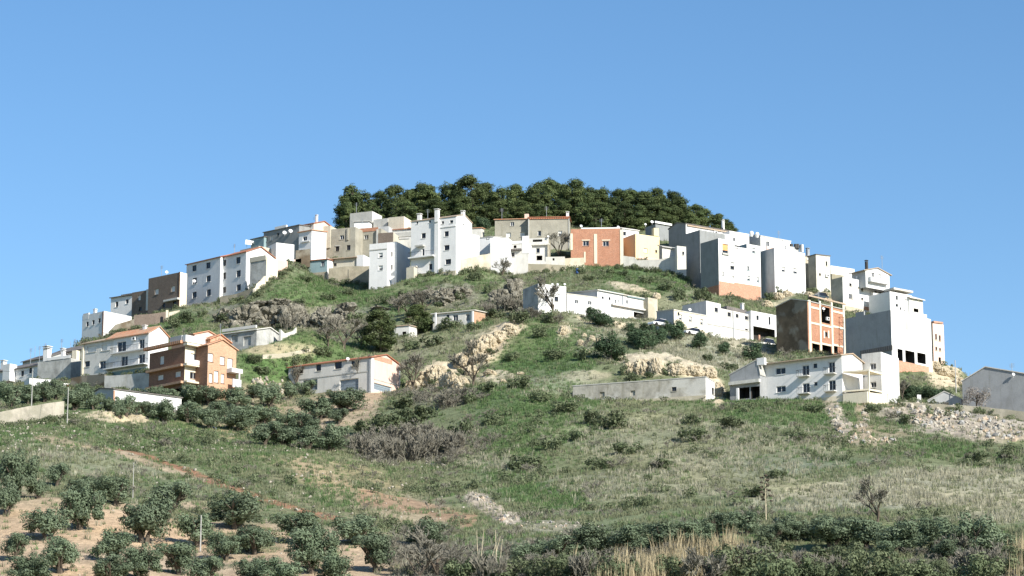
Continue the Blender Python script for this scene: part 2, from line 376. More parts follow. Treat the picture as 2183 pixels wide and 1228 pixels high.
    def balcony(s, f, x0, x1, y, depth=1.0, th=.18, rail='bars', mat='white', rh=.95):
        a0, a1 = sorted((s.px(f, x0, y)[0], s.px(f, x1, y)[0])); z = s.px(f, (x0 + x1) / 2, y)[1]
        mb = MB(); s.fbox(mb, f, a0, a1, .003, depth, z, z + th); b = mb.build('balcony', M[mat], s.root)
        r = MB()
        if rail == 'bars':
            s.fbox(r, f, a0 + .02, a1 - .02, depth - .06, depth - .02, z + th + rh - .05, z + th + rh)
            k = max(3, int((a1 - a0) / .35))
            for i in range(k + 1):
                a = a0 + .03 + (a1 - a0 - .08) * i / k; s.fbox(r, f, a, a + .025, depth - .05, depth - .025, z + th + .001, z + th + rh - .05)
            for a in (a0 + .02, a1 - .06): s.fbox(r, f, a, a + .04, .01, depth - .07, z + th + rh - .05, z + th + rh)
            r.build('railing', M['frame_dark'], s.root, parent=b)
        elif rail == 'solid':
            s.fbox(r, f, a0, a1, depth - .12, depth, z + th + .002, z + th + rh); s.fbox(r, f, a0, a0 + .12, .004, depth - .121, z + th + .002, z + th + rh)
            s.fbox(r, f, a1 - .12, a1, .004, depth - .121, z + th + .002, z + th + rh); r.build('parapet', M[mat], s.root, parent=b)
        return b
    def chimney(s, x, y0, y1, w, off=2.0, mat='white', cap=True, f='L', mcap=None):
        a, z1 = s.px(f, x, y0, off); z0 = s.px(f, x, y1, off)[1]; hw = w * s.Y / F / 2
        mb = MB(); n = -off
        s.fbox(mb, f, a - hw, a + hw, n - hw, n + hw, z0 - 1.2, z1)
        if cap:
            s.fbox(mb, f, a - hw * 1.3, a + hw * 1.3, n - hw * 1.3, n + hw * 1.3, z1 + .22, z1 + .32)
            for i in (-1, 1):
                for j in (-1, 1): s.fbox(mb, f, a + i * hw * .8 - .05, a + i * hw * .8 + .05, n + j * hw * .8 - .05, n + j * hw * .8 + .05, z1, z1 + .22)
        return mb.build('chimney', M[mat], s.root)
    def dish(s, x, y, r=4.0, off=0.0, f='L'):
        a, z = s.px(f, x, y, off); n = -off + .35; rr = r * s.Y / F; c = s.FP(f, a, n, z); mb = MB()
        d = np.array((.25, -.9, .35)); d /= np.linalg.norm(d); u = np.cross(d, (0, 0, 1)); u /= np.linalg.norm(u); w = np.cross(u, d); k = 12
        for i in range(k):
            t0, t1 = 2 * math.pi * i / k, 2 * math.pi * (i + 1) / k
            p0 = c + rr * (math.cos(t0) * u + math.sin(t0) * w) + d * rr * .3; p1 = c + rr * (math.cos(t1) * u + math.sin(t1) * w) + d * rr * .3
            q0 = c + .5 * rr * (math.cos(t0) * u + math.sin(t0) * w) + d * rr * .08; q1 = c + .5 * rr * (math.cos(t1) * u + math.sin(t1) * w) + d * rr * .08
            mb.quad(p0, p1, q1, q0); mb.quad(q0, q1, c)
        mb.tube([c, c - np.array((0, 0, rr + .25))], .03, 5); mb.tube([c - np.array((0, 0, .1)), c + d * rr * 1.0], .02, 4)
        return mb.build('satellite_dish', M['dish_white'], s.root)
    def mast(s, x, y0, y1, off=2.0, f='L', arms=True):
        a, z1 = s.px(f, x, y0, off); z0 = s.px(f, x, y1, off)[1]; mb = MB()
        mb.tube([s.FP(f, a, -off, z0 - .6), s.FP(f, a, -off, z1)], .05, 5)
        if arms:
            for k in range(4): zz = z1 - .15 - .18 * k; mb.tube([s.FP(f, a - .45, -off, zz), s.FP(f, a + .45, -off, zz)], .02, 4)
        return mb.build('antenna', M['metal_grey'], s.root)
    def aircon(s, f, x, y):
        a, z = s.px(f, x, y); mb = MB(); s.fbox(mb, f, a - .42, a + .42, .06, .4, z - .3, z + .3); o = mb.build('air_conditioner', M['frame_white'], s.root)
        q = MB(); q.quad(*[s.FP(f, a + .22 * math.cos(t) + .1, .405, z + .22 * math.sin(t)) for t in np.linspace(0, 2 * math.pi, 12, endpoint=False)]); q.build('fan_grille', M['frame_dark'], s.root, parent=o)
    def slabpx(s, name, mat, f, x0, x1, y0, y1, n0, n1):
        o = s.rect(f, ((x0 + x1) / 2, (y0 + y1) / 2, x1 - x0, y1 - y0)); mb = MB(); s.fbox(mb, f, o[0], o[1], n0, n1, o[2], o[3]); return mb.build(name, M[mat], s.root)

label_now = ['']; HB = {}
def house(name, label, Y, xc, yt, yb, xl, xr, phi, cat='house', group=None, **kw):
    label_now[0] = label; root = Root(name, at(xc, yb, Y), R(phi)); tag(root.e, label, cat, group)
    b = Block(root, Y, xc, yt, yb, xl, xr, phi, **kw); HB[label] = b
    return b
def more(b, Y, xc, yt, yb, xl, xr, phi=None, **kw):
    return Block(b.root, Y, xc, yt, yb, xl, xr, math.degrees(b.phi) if phi is None else phi, **kw)
def wall_run(name, label, mat, pts, thick=.4, cat='wall', found=2.0, ctl=True, cope=None):
    """a wall along photo points (x, y of top, y of foot, Y)"""
    root = Root(name, at(pts[0][0], pts[0][2], pts[0][3])); tag(root.e, label, cat)
    mb = MB(); cp = MB(); u = 0
    for (x0, t0, b0, Y0), (x1, t1, b1, Y1) in zip(pts[:-1], pts[1:]):
        A, B = at(x0, b0, Y0), at(x1, b1, Y1); At, Bt = at(x0, t0, Y0)[2], at(x1, t1, Y1)[2]
        d = (B - A)[:2]; ln = np.linalg.norm(d); d = d / ln; nn = np.array((-d[1], d[0], 0)) * thick
        if nn[1] < 0: nn = -nn
        lo = lambda p: np.array((p[0], p[1], p[2] - found))
        hi = lambda p, z: np.array((p[0], p[1], z))
        nseg = max(1, int(ln / 1.2)); prev = None
        for k in range(nseg + 1):
            q = A + (B - A) * k / nseg; z = At + (Bt - At) * k / nseg + (random.uniform(-.06, .06) if 0 < k < nseg else 0)
            cur = (lo(q), hi(q, z), hi(q + nn, z), lo(q + nn))
            if prev:
                u2 = u + ln / nseg
                mb.quad(prev[0], cur[0], cur[1], prev[1], uv=[(u, 0), (u2, 0), (u2, 3), (u, 3)]); mb.quad(prev[1], cur[1], cur[2], prev[2]); mb.quad(prev[2], cur[2], cur[3], prev[3]); u = u2
                if k == 1: mb.quad(prev[0], prev[1], prev[2], prev[3])
                if k == nseg: mb.quad(cur[3], cur[2], cur[1], cur[0])
            prev = cur
        if ctl:
            for k in range(5): q = A + (B - A) * k / 4; CTL.append(q + np.array((0, -.2, -.1)))
    mb.build('wall_face', M[mat], root)
    return root
# ------------------------------------------------------------------ the village, left to right (all numbers are photo pixels and metres)
# -- lower left edge
b = house('row_house', 'long low white row house in shade at far left edge with four dark windows', 505, 84, 778, 812, -60, 100, 38, mat='white', roof='gx', rise=1.4, rmat='tile_dark', over=.3, dr=7,
          wl=[(14, 806, 8, 13, 'k'), (30, 801, 8, 13, 'k'), (48, 796, 6, 12, 'k'), (65, 790, 6, 12, 'k')], gl=835)
b.chimney(8, 772, 795, 10, 2.0)
b.mast(66, 742, 775, 3); b.mast(85, 737, 770, 4)
more(b, 508, 20, 775, 800, 6, 36, phi=38, mat='white', gnd=False, found=1)
b = house('terrace_house', 'house with a dark tiled roof and thin poles behind the row house at left', 528, 100, 762, 800, 48, 118, 40, mat='grey_paint', roof='gx', rise=1.6, rmat='tile_dark', dr=8, gnd=False)
b.mast(75, 738, 765, 3, arms=False); b.chimney(101, 742, 768, 13, 1.5)
b.mast(97, 732, 750, 4)
b = house('terrace_house', 'dark roofed house with two white chimneys behind the stained grey windowless house', 532, 176, 744, 800, 104, 190, 40, mat='cream', roof='gx', rise=1.8, rmat='tile_dark', dr=8, gnd=False)
b.chimney(134, 746, 766, 8, 1.5); b.mast(132, 722, 750, 3); b.mast(160, 722, 748, 4); b.mast(108, 736, 760, 4, arms=False); b.mast(151, 728, 748, 5, arms=False)
b = house('grey_house', 'stained pale grey windowless house with a white parapet on its flat roof', 500, 150, 763, 812, 80, 168, 30, mat='white_stained', roof='flat', dr=6)
b.chimney(101, 746, 768, 12, 1.0); b.chimney(135, 750, 766, 7, 1.5); b.strip('parapet_cap', 'white', 'L', 100, 150, 760, 766, .10)
b.chimney(162, 748, 768, 12, 2.2, mat='cream', cap=False)
b = house('white_shed', 'small bright white shed with a flat blue-shaded roof behind the olives at far left', 488, 62, 806, 832, 52, 112, 66, mat='white', roof='flat', lip=.2)
c = more(b, 487, 112, 815, 830, 104, 154, phi=66, mat='white', lip=.2, gnd=False)
c.slabpx('eave', 'tile_red', 'R', 142, 154, 821, 825, -.1, .3)
b = house('tower_house', 'white house at the left skyline with three small windows and a blank sunlit wall', 556, 220, 663, 722, 175, 280, 42, mat='white', matR='white', roof='flat',
          wl=[(186.5, 691, 5, 10, 'k'), (199, 687.5, 5, 10, 'k'), (212, 683.5, 5, 10, 'k')])
b.slabpx('roof_wall', 'white', 'L', 177, 189, 668, 681, -.3, .02); b.chimney(203, 662, 676, 6, 1.0); b.dish(196, 673, 3.2, .8)
b.slabpx('drain_pipe', 'frame_brown', 'L', 218.5, 220, 664, 716, .01, .1)
b = house('terrace_house', 'small pale house behind the tall white house, dark roof edge and two dark windows', 590, 284, 628, 680, 236, 300, 34, mat='white', roof='sx', rise=1.0, rmat='tile_dark', dr=7, gnd=False,
          wl=[(249, 649, 6, 11, 'k'), (271, 643, 6, 9, 'k')])
b.strip('cornice', 'tile_dark', 'L', 260, 284, 627, 631, .3)
b = house('brick_house', 'narrow dark brown brick house left of the big dark brick house', 582, 314, 618, 680, 281, 320, 36, mat='brick_dark', roof='flat', dr=7,
          wl=[(297, 635, 6, 11, 's'), (299, 659, 6, 9, 'k')])
b.slabpx('corner_post', 'white_old', 'L', 312, 316, 617, 662, -.05, .1)
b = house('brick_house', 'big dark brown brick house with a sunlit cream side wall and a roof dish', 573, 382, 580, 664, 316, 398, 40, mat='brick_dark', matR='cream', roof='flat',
          wl=[(334, 622, 8, 12, 's'), (369, 616, 8, 12, 's'), (372, 647, 7, 11, 'k'), (349, 651, 6, 9, 'k')])
b.dish(358, 581, 3.6, 1.0); b.slabpx('awning', 'white_old', 'L', 354, 384, 638, 642, .02, .8)
b.slabpx('corner_post', 'frame_brown', 'L', 380.5, 383, 580, 662, -.02, .06)
wall_run('retaining_wall', 'dark curved retaining wall below the narrow dark brick house', 'moss', [(233, 706, 716, 552), (246, 692, 712, 552.5), (285, 680, 706, 554)], thick=.5)
wall_run('retaining_wall', 'dark grey block wall with a doorway below the big dark brick house', 'brick_dark', [(285, 672, 702, 556), (330, 668, 703, 557), (356, 664, 698, 558)], thick=.5)
wall_run('gate_pillar', 'pale cream gate pillar at the end of the dark grey block wall', 'cream', [(353, 661, 692, 556), (358, 661, 690, 556)], thick=.4, cat='pillar')
wall_run('garden_wall', 'low pale wall right of the cream gate pillar', 'stone_pale', [(360, 666, 672, 563), (383, 661, 668, 564)], thick=.4)

# -- apartment block
lw = [(414.3, 572, 9, 13, 'k'), (444, 566, 9, 13, 'k'), (415, 599, 9, 13, 'k'), (444.6, 594, 9, 13, 'k'), (414.5, 629, 9, 13, 'k'), (445, 624, 9, 14, 'k')]
rw = [(477, 561, 10, 13, 'k'), (508, 555, 9, 14, 'k'), (477.5, 588.5, 9, 14, 'k'), (508.5, 583.5, 9, 14, 'k'), (477.5, 618.5, 9, 13, 'k'), (509, 613, 9, 13, 'k')]
b = house('apartment_block', 'long grey-white apartment block of three storeys with twelve dark windows and a bright end gable', 575, 523, 537, 634, 470, 585, 43, mat='white', roof='gx', rise=1.7, rmat='tile_red', over=.3, wl=rw, gr=560)
c = more(b, 579.3, 468, 547.5, 645, 397, 472, mat='white', roof='gx', rise=1.5, rmat='tile_red', over=.3, wl=lw, dr=9)
b.dish(417, 600, 3.8, -1.2); b.slabpx('drain_pipe', 'white', 'L', 466, 469, 558, 640, .35, .75)  # white strip added for the facade step's sunlit return, not a pipe
more(b, 590, 551, 524, 548, 512, 557, mat='beige', roof='flat', gnd=False, dr=4)
b = house('annex', 'shaded grey annex with a brown parapet in front of the apartment block gable', 566, 567, 547, 612, 533, 592, 36, mat='white_stained', matR='cream', roof='flat', gr=588,
          wl=[(553.5, 600.5, 5, 6, 'o')])
b.strip('parapet', 'beige', 'L', 533, 567, 547, 557, .12)
wall_run('stair_wall', 'cream stepped wall running down from the shaded grey annex to the grass', 'cream', [(543, 616, 634, 560), (549, 612, 628, 561), (552, 604, 622, 562), (558, 598, 616, 563), (566, 588, 612, 564)], thick=.5)
wall_run('garden_wall', 'orange block wall between the annex and the bright white blank house', 'pink', [(588, 551, 588, 572), (600, 555, 580, 574), (613, 557, 576, 576)], thick=.3)
wall_run('retaining_wall', 'rough stone retaining wall under the right end of the apartment block', 'stone', [(469, 632, 650, 567), (505, 626, 642, 565), (543, 612, 636, 562)], thick=.6)
# -- upper left tier
b = house('white_house', 'blank bright white cube house above the orange block wall', 590, 588, 517, 560, 570, 627, 62, mat='white', roof='flat')
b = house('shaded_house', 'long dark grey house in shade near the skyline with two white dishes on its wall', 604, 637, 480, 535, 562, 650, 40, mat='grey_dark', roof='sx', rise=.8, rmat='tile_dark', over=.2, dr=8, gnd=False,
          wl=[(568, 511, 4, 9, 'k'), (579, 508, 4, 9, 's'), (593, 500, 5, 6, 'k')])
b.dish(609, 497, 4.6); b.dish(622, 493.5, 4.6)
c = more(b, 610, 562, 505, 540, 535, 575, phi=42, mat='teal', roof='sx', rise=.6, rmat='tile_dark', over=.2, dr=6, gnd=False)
b.slabpx('parapet', 'white', 'L', 587, 611, 482, 488, -.3, .2)
t = MB(); p = at(532, 516, 612); t.tube([p - np.array((.9, 0, -.25)), p + np.array((.9, 0, -.1))], .32, 10); t.quad(*[p + np.array(q) for q in ((-.9, -.3, .1), (.6, -.3, -.1), (.6, -.9, -.9), (-.9, -.9, -.7))])
t.tube([p - np.array((.6, 0, 0)), p - np.array((.6, 0, 1.2))], .05, 4)
o = t.build('solar_water_heater', M['dish_white'], c.root)
b = house('pink_gable_house', 'house with a dark red tiled roof and a pink gable on the left skyline', 606, 668, 476, 545, 634, 704, 36, mat='white_old', matR='pink', roof='gx', rise=1.1, rmat='tile_red', dr=7, gnd=False)
b.chimney(675, 461, 470, 4.5, 3.0)
c = more(b, 600, 664, 491, 534, 637, 676, mat='white', roof='sx', rise=.6, rmat='tile_orange', over=.3, dr=5, gnd=False, wl=[(650, 508.5, 9, 9, 'w')])
c.balcony('L', 642, 661, 516.5, .35, .1, rail='')
wall_run('garden_wall', 'dark stone bank wall under the white house with one square window', 'moss', [(630, 534, 550, 592), (661, 530, 550, 592)], thick=.4)
b = house('rendered_house', 'wide unpainted grey-brown rendered house with five small white framed windows in two rows', 606, 757, 484, 548, 660, 762, 22, mat='render_grey', roof='flat', dr=8,
          wl=[(690, 505, 6, 8, 'n'), (729, 506, 9, 9, 'w'), (687, 533, 8, 9, 'w'), (719, 530, 8, 11, 'k'), (743, 528, 8, 11, 'k')])
b.slabpx('buttress', 'render_grey', 'L', 740, 744, 487, 512, 0, .25); b.strip('window_surround', 'cement', 'L', 714, 725, 523, 525, .06)
more(b, 608, 704, 481, 500, 670, 712, mat='beige', roof='flat', gnd=False, dr=6)
b = house('rendered_house', 'unpainted rendered house with a terracotta block band under its roof and one window', 608, 812, 487, 552, 756, 820, 20, mat='render_grey', roof='flat', dr=8,
          wl=[(781, 505.5, 9, 9, 'w')])
b.strip('block_band', 'brick_orange', 'L', 757, 806, 486.5, 494, .08); b.slabpx('chimney_stack', 'cement', 'L', 803.5, 806.5, 490, 530, .05, .5)
b = house('white_house', 'small white roof block above the terracotta band of the rendered house', 618, 786, 472, 500, 755, 792, 8, mat='white', roof='sx', rise=.5, rmat='cement', over=.3, gnd=False, dr=4, found=1)
b = house('block_house', 'grey cement block cube on the skyline in front of the leftmost pines', 622, 793, 450, 490, 746, 809, 24, mat='cement', matR='white_old', roof='flat', gnd=False, dr=5)
c = more(b, 620, 826, 465, 490, 796, 834, mat='cement', roof='flat', gnd=False, dr=4)
b = house('block_house', 'low tan cement block house with a cream end wall left of the tall white house', 617, 861, 461, 490, 828, 878, 20, mat='beige', matR='cream', roof='flat', gnd=False)
b = house('red_roof_house', 'small house with a bright red sloping roof under the tan cement block house', 613, 878, 487, 515, 826, 890, 18, mat='white_old', roof='sx', rise=1.3, rmat='tile_red', over=.3, dr=5, gnd=False,
          wl=[(872, 487.5, 6, 5, 'k')])
more(b, 612, 828, 482, 515, 806, 835, mat='grey_paint', roof='flat', gnd=False, dr=4)
b = house('block_house', 'low brown block shed with a flat slab roof behind the slim white tower', 607, 838, 495, 535, 806, 846, 16, mat='brick_dark', matR='beige', roof='flat', gnd=False, dr=4)
c = more(b, 610, 878, 508, 540, 832, 884, mat='white_old', roof='flat', gnd=False, dr=4); c.strip('roof_slab', 'cement', 'L', 830, 878, 497, 506, .5)
b = house('teal_shed', 'blue-grey shed with one pale window and a thin red roof edge', 591, 697, 553, 602, 643, 706, 22, mat='teal', matR='white', roof='sx', rise=.5, rmat='tile_red', over=.3, dr=5,
          wl=[(688, 561.5, 8, 12, 'w')])
b.strip('plinth', 'stone', 'L', 641, 697, 582, 604, .2); b.slabpx('corner_post', 'white', 'L', 642, 645.5, 556, 583, .0, .15)
b = house('beige_shed', 'low beige shed with one dark window and a deep eave right of the blue-grey shed', 592, 760, 549, 590, 699, 766, 18, mat='beige', roof='sx', rise=.5, rmat='tile_tan', over=.7, dr=5,
          wl=[(714, 564.5, 7, 7, 'k')])
b.slabpx('corner_post', 'white', 'L', 698, 702, 550, 572, .0, .15)
b = house('white_annex', 'small white end block with a green door right of the beige shed', 591, 774, 543, 580, 760, 786, 24, mat='white', roof='flat', dr=5, gnd=False)
c = more(b, 594, 800, 562, 585, 774, 806, mat='white_old', roof='flat', gnd=False, dr=3)
wall_run('retaining_wall', 'mossy stone retaining wall below the beige shed', 'stone', [(700, 572, 604, 590), (735, 568, 602, 589.5), (790, 567, 612, 589)], thick=.6)
wall_run('garden_wall', 'orange brick wall left of the blue-grey shed', 'pink', [(612, 555, 567, 592), (642, 551, 566, 592)], thick=.3)
wall_run('garden_wall', 'shaded grey wall with a dark gap beneath the orange brick wall', 'cement', [(612, 568, 582, 591), (642, 566, 584, 591)], thick=.3)
b = house('slim_white_tower', 'slim white tower house standing on the grass slope left of the tall white house', 578.5, 845, 515, 621, 826.5, 878, 22, mat='white', roof='flat', dr=7,
          wl=[(834, 542, 5, 9, 'k'), (834, 570, 5, 10, 'k')], found=2)
c = more(b, 577.3, 825, 517, 624, 787, 829, mat='white', roof='flat', dr=8, wl=[(811.5, 544, 9, 10, 's1'), (811.5, 571, 9, 10, 's1')], found=2)
c.strip('cornice', 'cement', 'L', 787, 825, 531, 533, .1); b.mast(805, 500, 520, 2, arms=False)

# -- tall white house in the middle
b = house('tall_white_house', 'tall white four-storey house in the middle with a full-height chimney strip', 570, 972, 461, 585, 876, 1006, 27, mat='white', roof='gx', rise=1.1, rmat='tile_tan', over=.15,
          wl=[(889.5, 475, 4, 5, 'k'), (916.5, 472.5, 4, 5, 'k'), (944, 474.5, 5, 6, 'k'), (962.5, 472.5, 7, 6, 'k'), (903, 502.5, 9, 11, 'k'), (952, 498.5, 9, 11, 'k'), (902, 538, 5, 16, 'd'),
              (952.5, 528, 11, 11, 'k'), (955.5, 558, 12, 11, 'k'), (918, 569, 7, 13, 'k')], gl=590, gr=560)
b.slabpx('chimney_strip', 'white', 'L', 928, 936.5, 452, 583, .0, .42); b.chimney(932, 449, 462, 8.5, -.2, cap=True)
b.chimney(894.5, 459, 468, 8, 1.6); b.chimney(987, 452.5, 466, 7, 3.2)
b.balcony('L', 875, 928, 550.5, 1.1, .28, rail='bars', rh=1.0); b.slabpx('awning', 'cement', 'L', 889, 906, 524, 527, .02, 1.0)
b.slabpx('canopy', 'cement', 'L', 876, 891, 568, 571.5, .02, .7)
b.strip('plinth', 'stone', 'L', 876, 935, 583, 612, .25); b.strip('plinth', 'stone_pale', 'L', 936, 972, 579, 602, .2); b.strip('eave_band', 'white', 'L', 936, 972, 482, 484.5, .12)
b.slabpx('outhouse', 'beige', 'L', 874, 890, 573, 612, .25, 1.6)
c = more(b, 578, 974, 490, 562, 968, 1022, phi=40, mat='white', roof='flat', gnd=False, found=2)
wall_run('retaining_wall', 'tan stone retaining wall right of the tall white house', 'stone_pale', [(974, 556, 584, 571), (1000, 549, 580, 573.5), (1046, 540, 578, 578)], thick=.6)
b = house('white_house', 'greyish white house with one dark window right of the tall white house', 586, 1052, 505, 556, 1018, 1064, 20, mat='white', roof='sx', rise=1.1, rmat='cement', over=.1, dr=5, gnd=False,
          wl=[(1040, 507, 6, 8, 'k')])
b = house('tiny_roof_shed', 'tiny shed with an orange tiled roof against the trees behind the tall white house', 606, 1026, 486, 500, 1004, 1031, 12, mat='white_old', roof='sx', rise=.5, rmat='tile_orange', over=.2, dr=3, gnd=False)
lamp = None
# -- cement houses and the terrace in front of them
b = house('cement_house', 'unpainted cement house with two white windows, joined left of its red-banded twin', 604, 1126, 467, 545, 1055, 1132, 6, mat='render_grey', roof='sx', rise=.7, rmat='tile_orange', over=.25, dr=7, gnd=False,
          wl=[(1092, 477.5, 8, 9, 'w'), (1084, 501, 10, 10, 's'), (1113.5, 500, 10, 10, 's')])
b.chimney(1123, 457, 466, 9, 1.0, mat='pink', cap=False)
c = house('cement_house', 'unpainted cement house with a red roof band, left of the orange brick house', 602, 1213, 463, 560, 1127, 1222, 4, mat='render_grey', roof='sx', rise=.6, rmat='tile_red', over=.3, dr=7, gnd=False,
          wl=[(1150, 497.5, 7, 11, 'w'), (1194, 497.5, 8, 11, 's1')])
c.slabpx('drain_pipe', 'cement', 'L', 1126, 1128.5, 466, 505, .02, .15); c.slabpx('drain_pipe', 'cement', 'L', 1212, 1214, 462, 540, .02, .15); c.chimney(1210, 455, 464, 6, .6); c.strip('eave_band', 'tile_red', 'L', 1127, 1213, 463.5, 467, .2)
b = house('leaning_wall_house', 'white house with a blank light grey leaning wall below the left cement house', 583, 1083, 506, 583, 1045, 1096, 14, mat='white', roof='flat', dr=5, lip=.2)
c = more(b, 585, 1126, 517, 570, 1083, 1132, phi=14, mat='white_old', roof='flat', gnd=False, dr=4, found=4, wl=[(1093, 543, 8, 9, 'k'), (1098, 526, 6, 6, 'o')])
c.slabpx('roof_slab', 'tile_dark', 'L', 1082, 1112, 531.5, 535, .0, .7); c.slabpx('wall_stub', 'white', 'L', 1113, 1127, 503, 540, -.4, .05); c.slabpx('low_wall', 'white', 'L', 1084, 1114, 514, 520, -.3, .1)
b = house('terrace_lean_to', 'cluttered white and stone lean-to with a dark window below the right cement house', 588, 1170, 507, 560, 1128, 1180, 8, mat='white_old', matR='stone', roof='flat', dr=3, found=3, gnd=False,
          wl=[(1147, 534, 7, 10, 'k'), (1150, 550, 12, 10, 'o'), (1146, 513, 20, 5, 'o')])
b.strip('roof_slab', 'concrete_pale', 'L', 1127, 1172, 520, 523.5, .5); b.slabpx('post', 'stone_pale', 'L', 1168, 1171, 522, 552, .3, .55); b.dish(1169, 505, 2.4)
b = house('concrete_hut', 'small pale concrete hut with one round hole on the terrace below the right cement house', 583, 1204, 547, 572, 1163, 1208, 4, mat='concrete_pale', roof='flat', dr=3, lip=.05, wl=[(1180, 553, 4, 5, 'o')])
wall_run('retaining_wall', 'low tan rubble wall right of the small concrete hut', 'stone_pale', [(1204, 551, 578, 584), (1246, 549, 574, 586)], thick=.5)
wall_run('retaining_wall', 'grey stone wall under the small concrete hut', 'stone', [(1126, 562, 584, 581), (1165, 563, 580, 581), (1206, 566, 578, 582)], thick=.5)

# -- brick house, yellow house
b = house('orange_brick_house', 'orange brick house with two white framed windows and pale concrete columns', 590, 1323, 487, 572, 1217, 1330, 3, mat='brick_orange', roof='flat', dr=8, gl=560,
          wl=[(1249, 519, 13, 11, 'w'), (1291.5, 519.5, 13, 11, 'w')])
for x0, x1, y0, y1 in ((1266.5, 1273, 499, 562), (1216, 1221, 498, 533), (1322, 1329, 490, 572), (1245, 1248.5, 537, 560)): b.strip('column', 'cream', 'L', x0, x1, y0, y1, .1)
b.strip('lintel', 'cream', 'L', 1240, 1258, 511, 513, .06); b.strip('lintel', 'cream', 'L', 1283, 1301, 511, 513, .06)
b.slabpx('roof_wall', 'white', 'L', 1239, 1322, 480.5, 487, -2.2, -1.9); b.dish(1239, 483, 3.2, .4); b.dish(1318, 485, 3.0, .8)
b = house('white_house', 'white roof block between the orange brick house and the yellow house', 604, 1326, 487, 520, 1321, 1362, 60, mat='white', roof='sy', rise=.4, rmat='tile_pale', over=.2, gnd=False, wr=[(1331, 498, 7, 8, 'k')])
b.slabpx('roof_wall', 'white', 'R', 1347, 1370, 482.5, 487, -4, -3.7)
b = house('yellow_house', 'small yellow house with a square chimney block and two windows', 592, 1355, 498, 556, 1328, 1406, 60, mat='yellow', roof='flat', lip=.15,
          wr=[(1376.5, 534, 8, 9, 's'), (1399, 536, 4, 6, 'k')])
b.strip('plinth', 'pink', 'R', 1360, 1405, 549, 558, .1); b.slabpx('chimney', 'yellow', 'R', 1394, 1404.5, 486.5, 503, -.9, .0)
wall_run('retaining_wall', 'tall pale concrete retaining wall stepping below the yellow house', 'concrete_pale', [(1328, 545, 568, 586), (1352, 548, 572, 585.5), (1358, 555, 573, 585.3), (1404, 553, 577, 584), (1442, 546, 585, 583), (1460, 546, 588, 582.5)], thick=.5)
b = house('wall_tower', 'pale concrete tower block at the right end of the tall retaining wall', 580, 1444, 524, 590, 1441, 1463, 66, mat='concrete_pale', roof='flat', lip=.2, dl=1.0, wr=[(1456.5, 540, 4, 7, 'k')])
b = house('roofless_shed', 'low grey walls of a roofless yard between the yellow house and the wall tower', 588, 1412, 526, 565, 1405, 1445, 58, mat='cement', matR='white_old', roof='sy', rise=.5, rmat='cement', gnd=False, found=1)
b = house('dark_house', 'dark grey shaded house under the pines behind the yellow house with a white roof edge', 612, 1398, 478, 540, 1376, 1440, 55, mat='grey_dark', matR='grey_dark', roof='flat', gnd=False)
b.strip('parapet_cap', 'white', 'R', 1396, 1432, 474, 478.5, .1); b.dish(1388, 474, 3.6, 1.5, 'R'); b.dish(1374, 479, 2.6, 1.5, 'R')

# -- big buildings right of centre
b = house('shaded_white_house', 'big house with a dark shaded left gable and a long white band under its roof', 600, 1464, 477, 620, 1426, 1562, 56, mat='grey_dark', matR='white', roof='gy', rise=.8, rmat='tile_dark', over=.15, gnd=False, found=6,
          wr=[(1479, 479, 4, 4, 'k'), (1540, 488, 4, 5, 'k')])
b.chimney(1541, 472, 485, 5, 1.2, f='R')
b.slabpx('cornice', 'tile_tan', 'R', 1464, 1562, 487.5, 490, .0, .3)
c = more(b, 603, 1556, 492, 520, 1550, 1597, mat='white', roof='flat', gnd=False, dl=5)
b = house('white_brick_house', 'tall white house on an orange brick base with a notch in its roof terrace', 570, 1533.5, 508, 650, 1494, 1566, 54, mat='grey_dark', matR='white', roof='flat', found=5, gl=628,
          wr=[(1546.5, 531, 13, 22, 'b1'), (1561, 571, 8, 6, 'k'), (1561.5, 563, 8, 8, 's'), (1541, 583, 4, 8, 's'), (1562, 590, 6, 4, 's')])
b.strip('brick_base', 'brick_salmon', 'R', 1533.7, 1566, 602, 660, .06); b.strip('window_sill', 'cement', 'R', 1539, 1553, 540, 543.5, .3); b.strip('brick_base', 'brick_orange', 'L', 1495, 1533.4, 612, 660, .05)
q = b.P(0, b.WR, 0)
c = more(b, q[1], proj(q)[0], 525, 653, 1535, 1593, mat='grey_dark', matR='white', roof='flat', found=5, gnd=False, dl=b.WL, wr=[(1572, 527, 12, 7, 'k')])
c.strip('brick_base', 'brick_salmon', 'R', 1566, 1593, 604.5, 662, .06)
q = c.P(0, c.WR, 0)
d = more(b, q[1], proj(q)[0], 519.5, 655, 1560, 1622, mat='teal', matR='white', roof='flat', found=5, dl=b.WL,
         wr=[(1607, 534, 7, 10, 's1'), (1594.8, 572, 6, 9, 'w'), (1596, 593, 7, 9, 's1'), (1616, 596, 4, 10, 's1')])
d.strip('brick_base', 'brick_salmon', 'R', 1593, 1622, 609, 664, .06)
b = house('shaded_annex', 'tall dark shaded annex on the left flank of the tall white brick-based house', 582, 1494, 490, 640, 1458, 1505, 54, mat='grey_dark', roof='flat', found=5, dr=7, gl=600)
b = house('upper_floor', 'white upper storey set back behind the roof of the tall white brick-based house', 592, 1495, 492, 530, 1492, 1592, 62, mat='white', roof='flat', gnd=False, dl=6, wr=[(1507, 504, 5, 6, 's'), (1523, 498, 5, 6, 'w'), (1565, 511, 4, 8, 'w')])
b.aircon('R', 1524, 496)
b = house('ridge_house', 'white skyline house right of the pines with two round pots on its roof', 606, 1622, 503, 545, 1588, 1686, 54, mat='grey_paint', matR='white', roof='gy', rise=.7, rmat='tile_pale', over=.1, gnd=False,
          wr=[(1637, 520, 7, 10, 'w')])
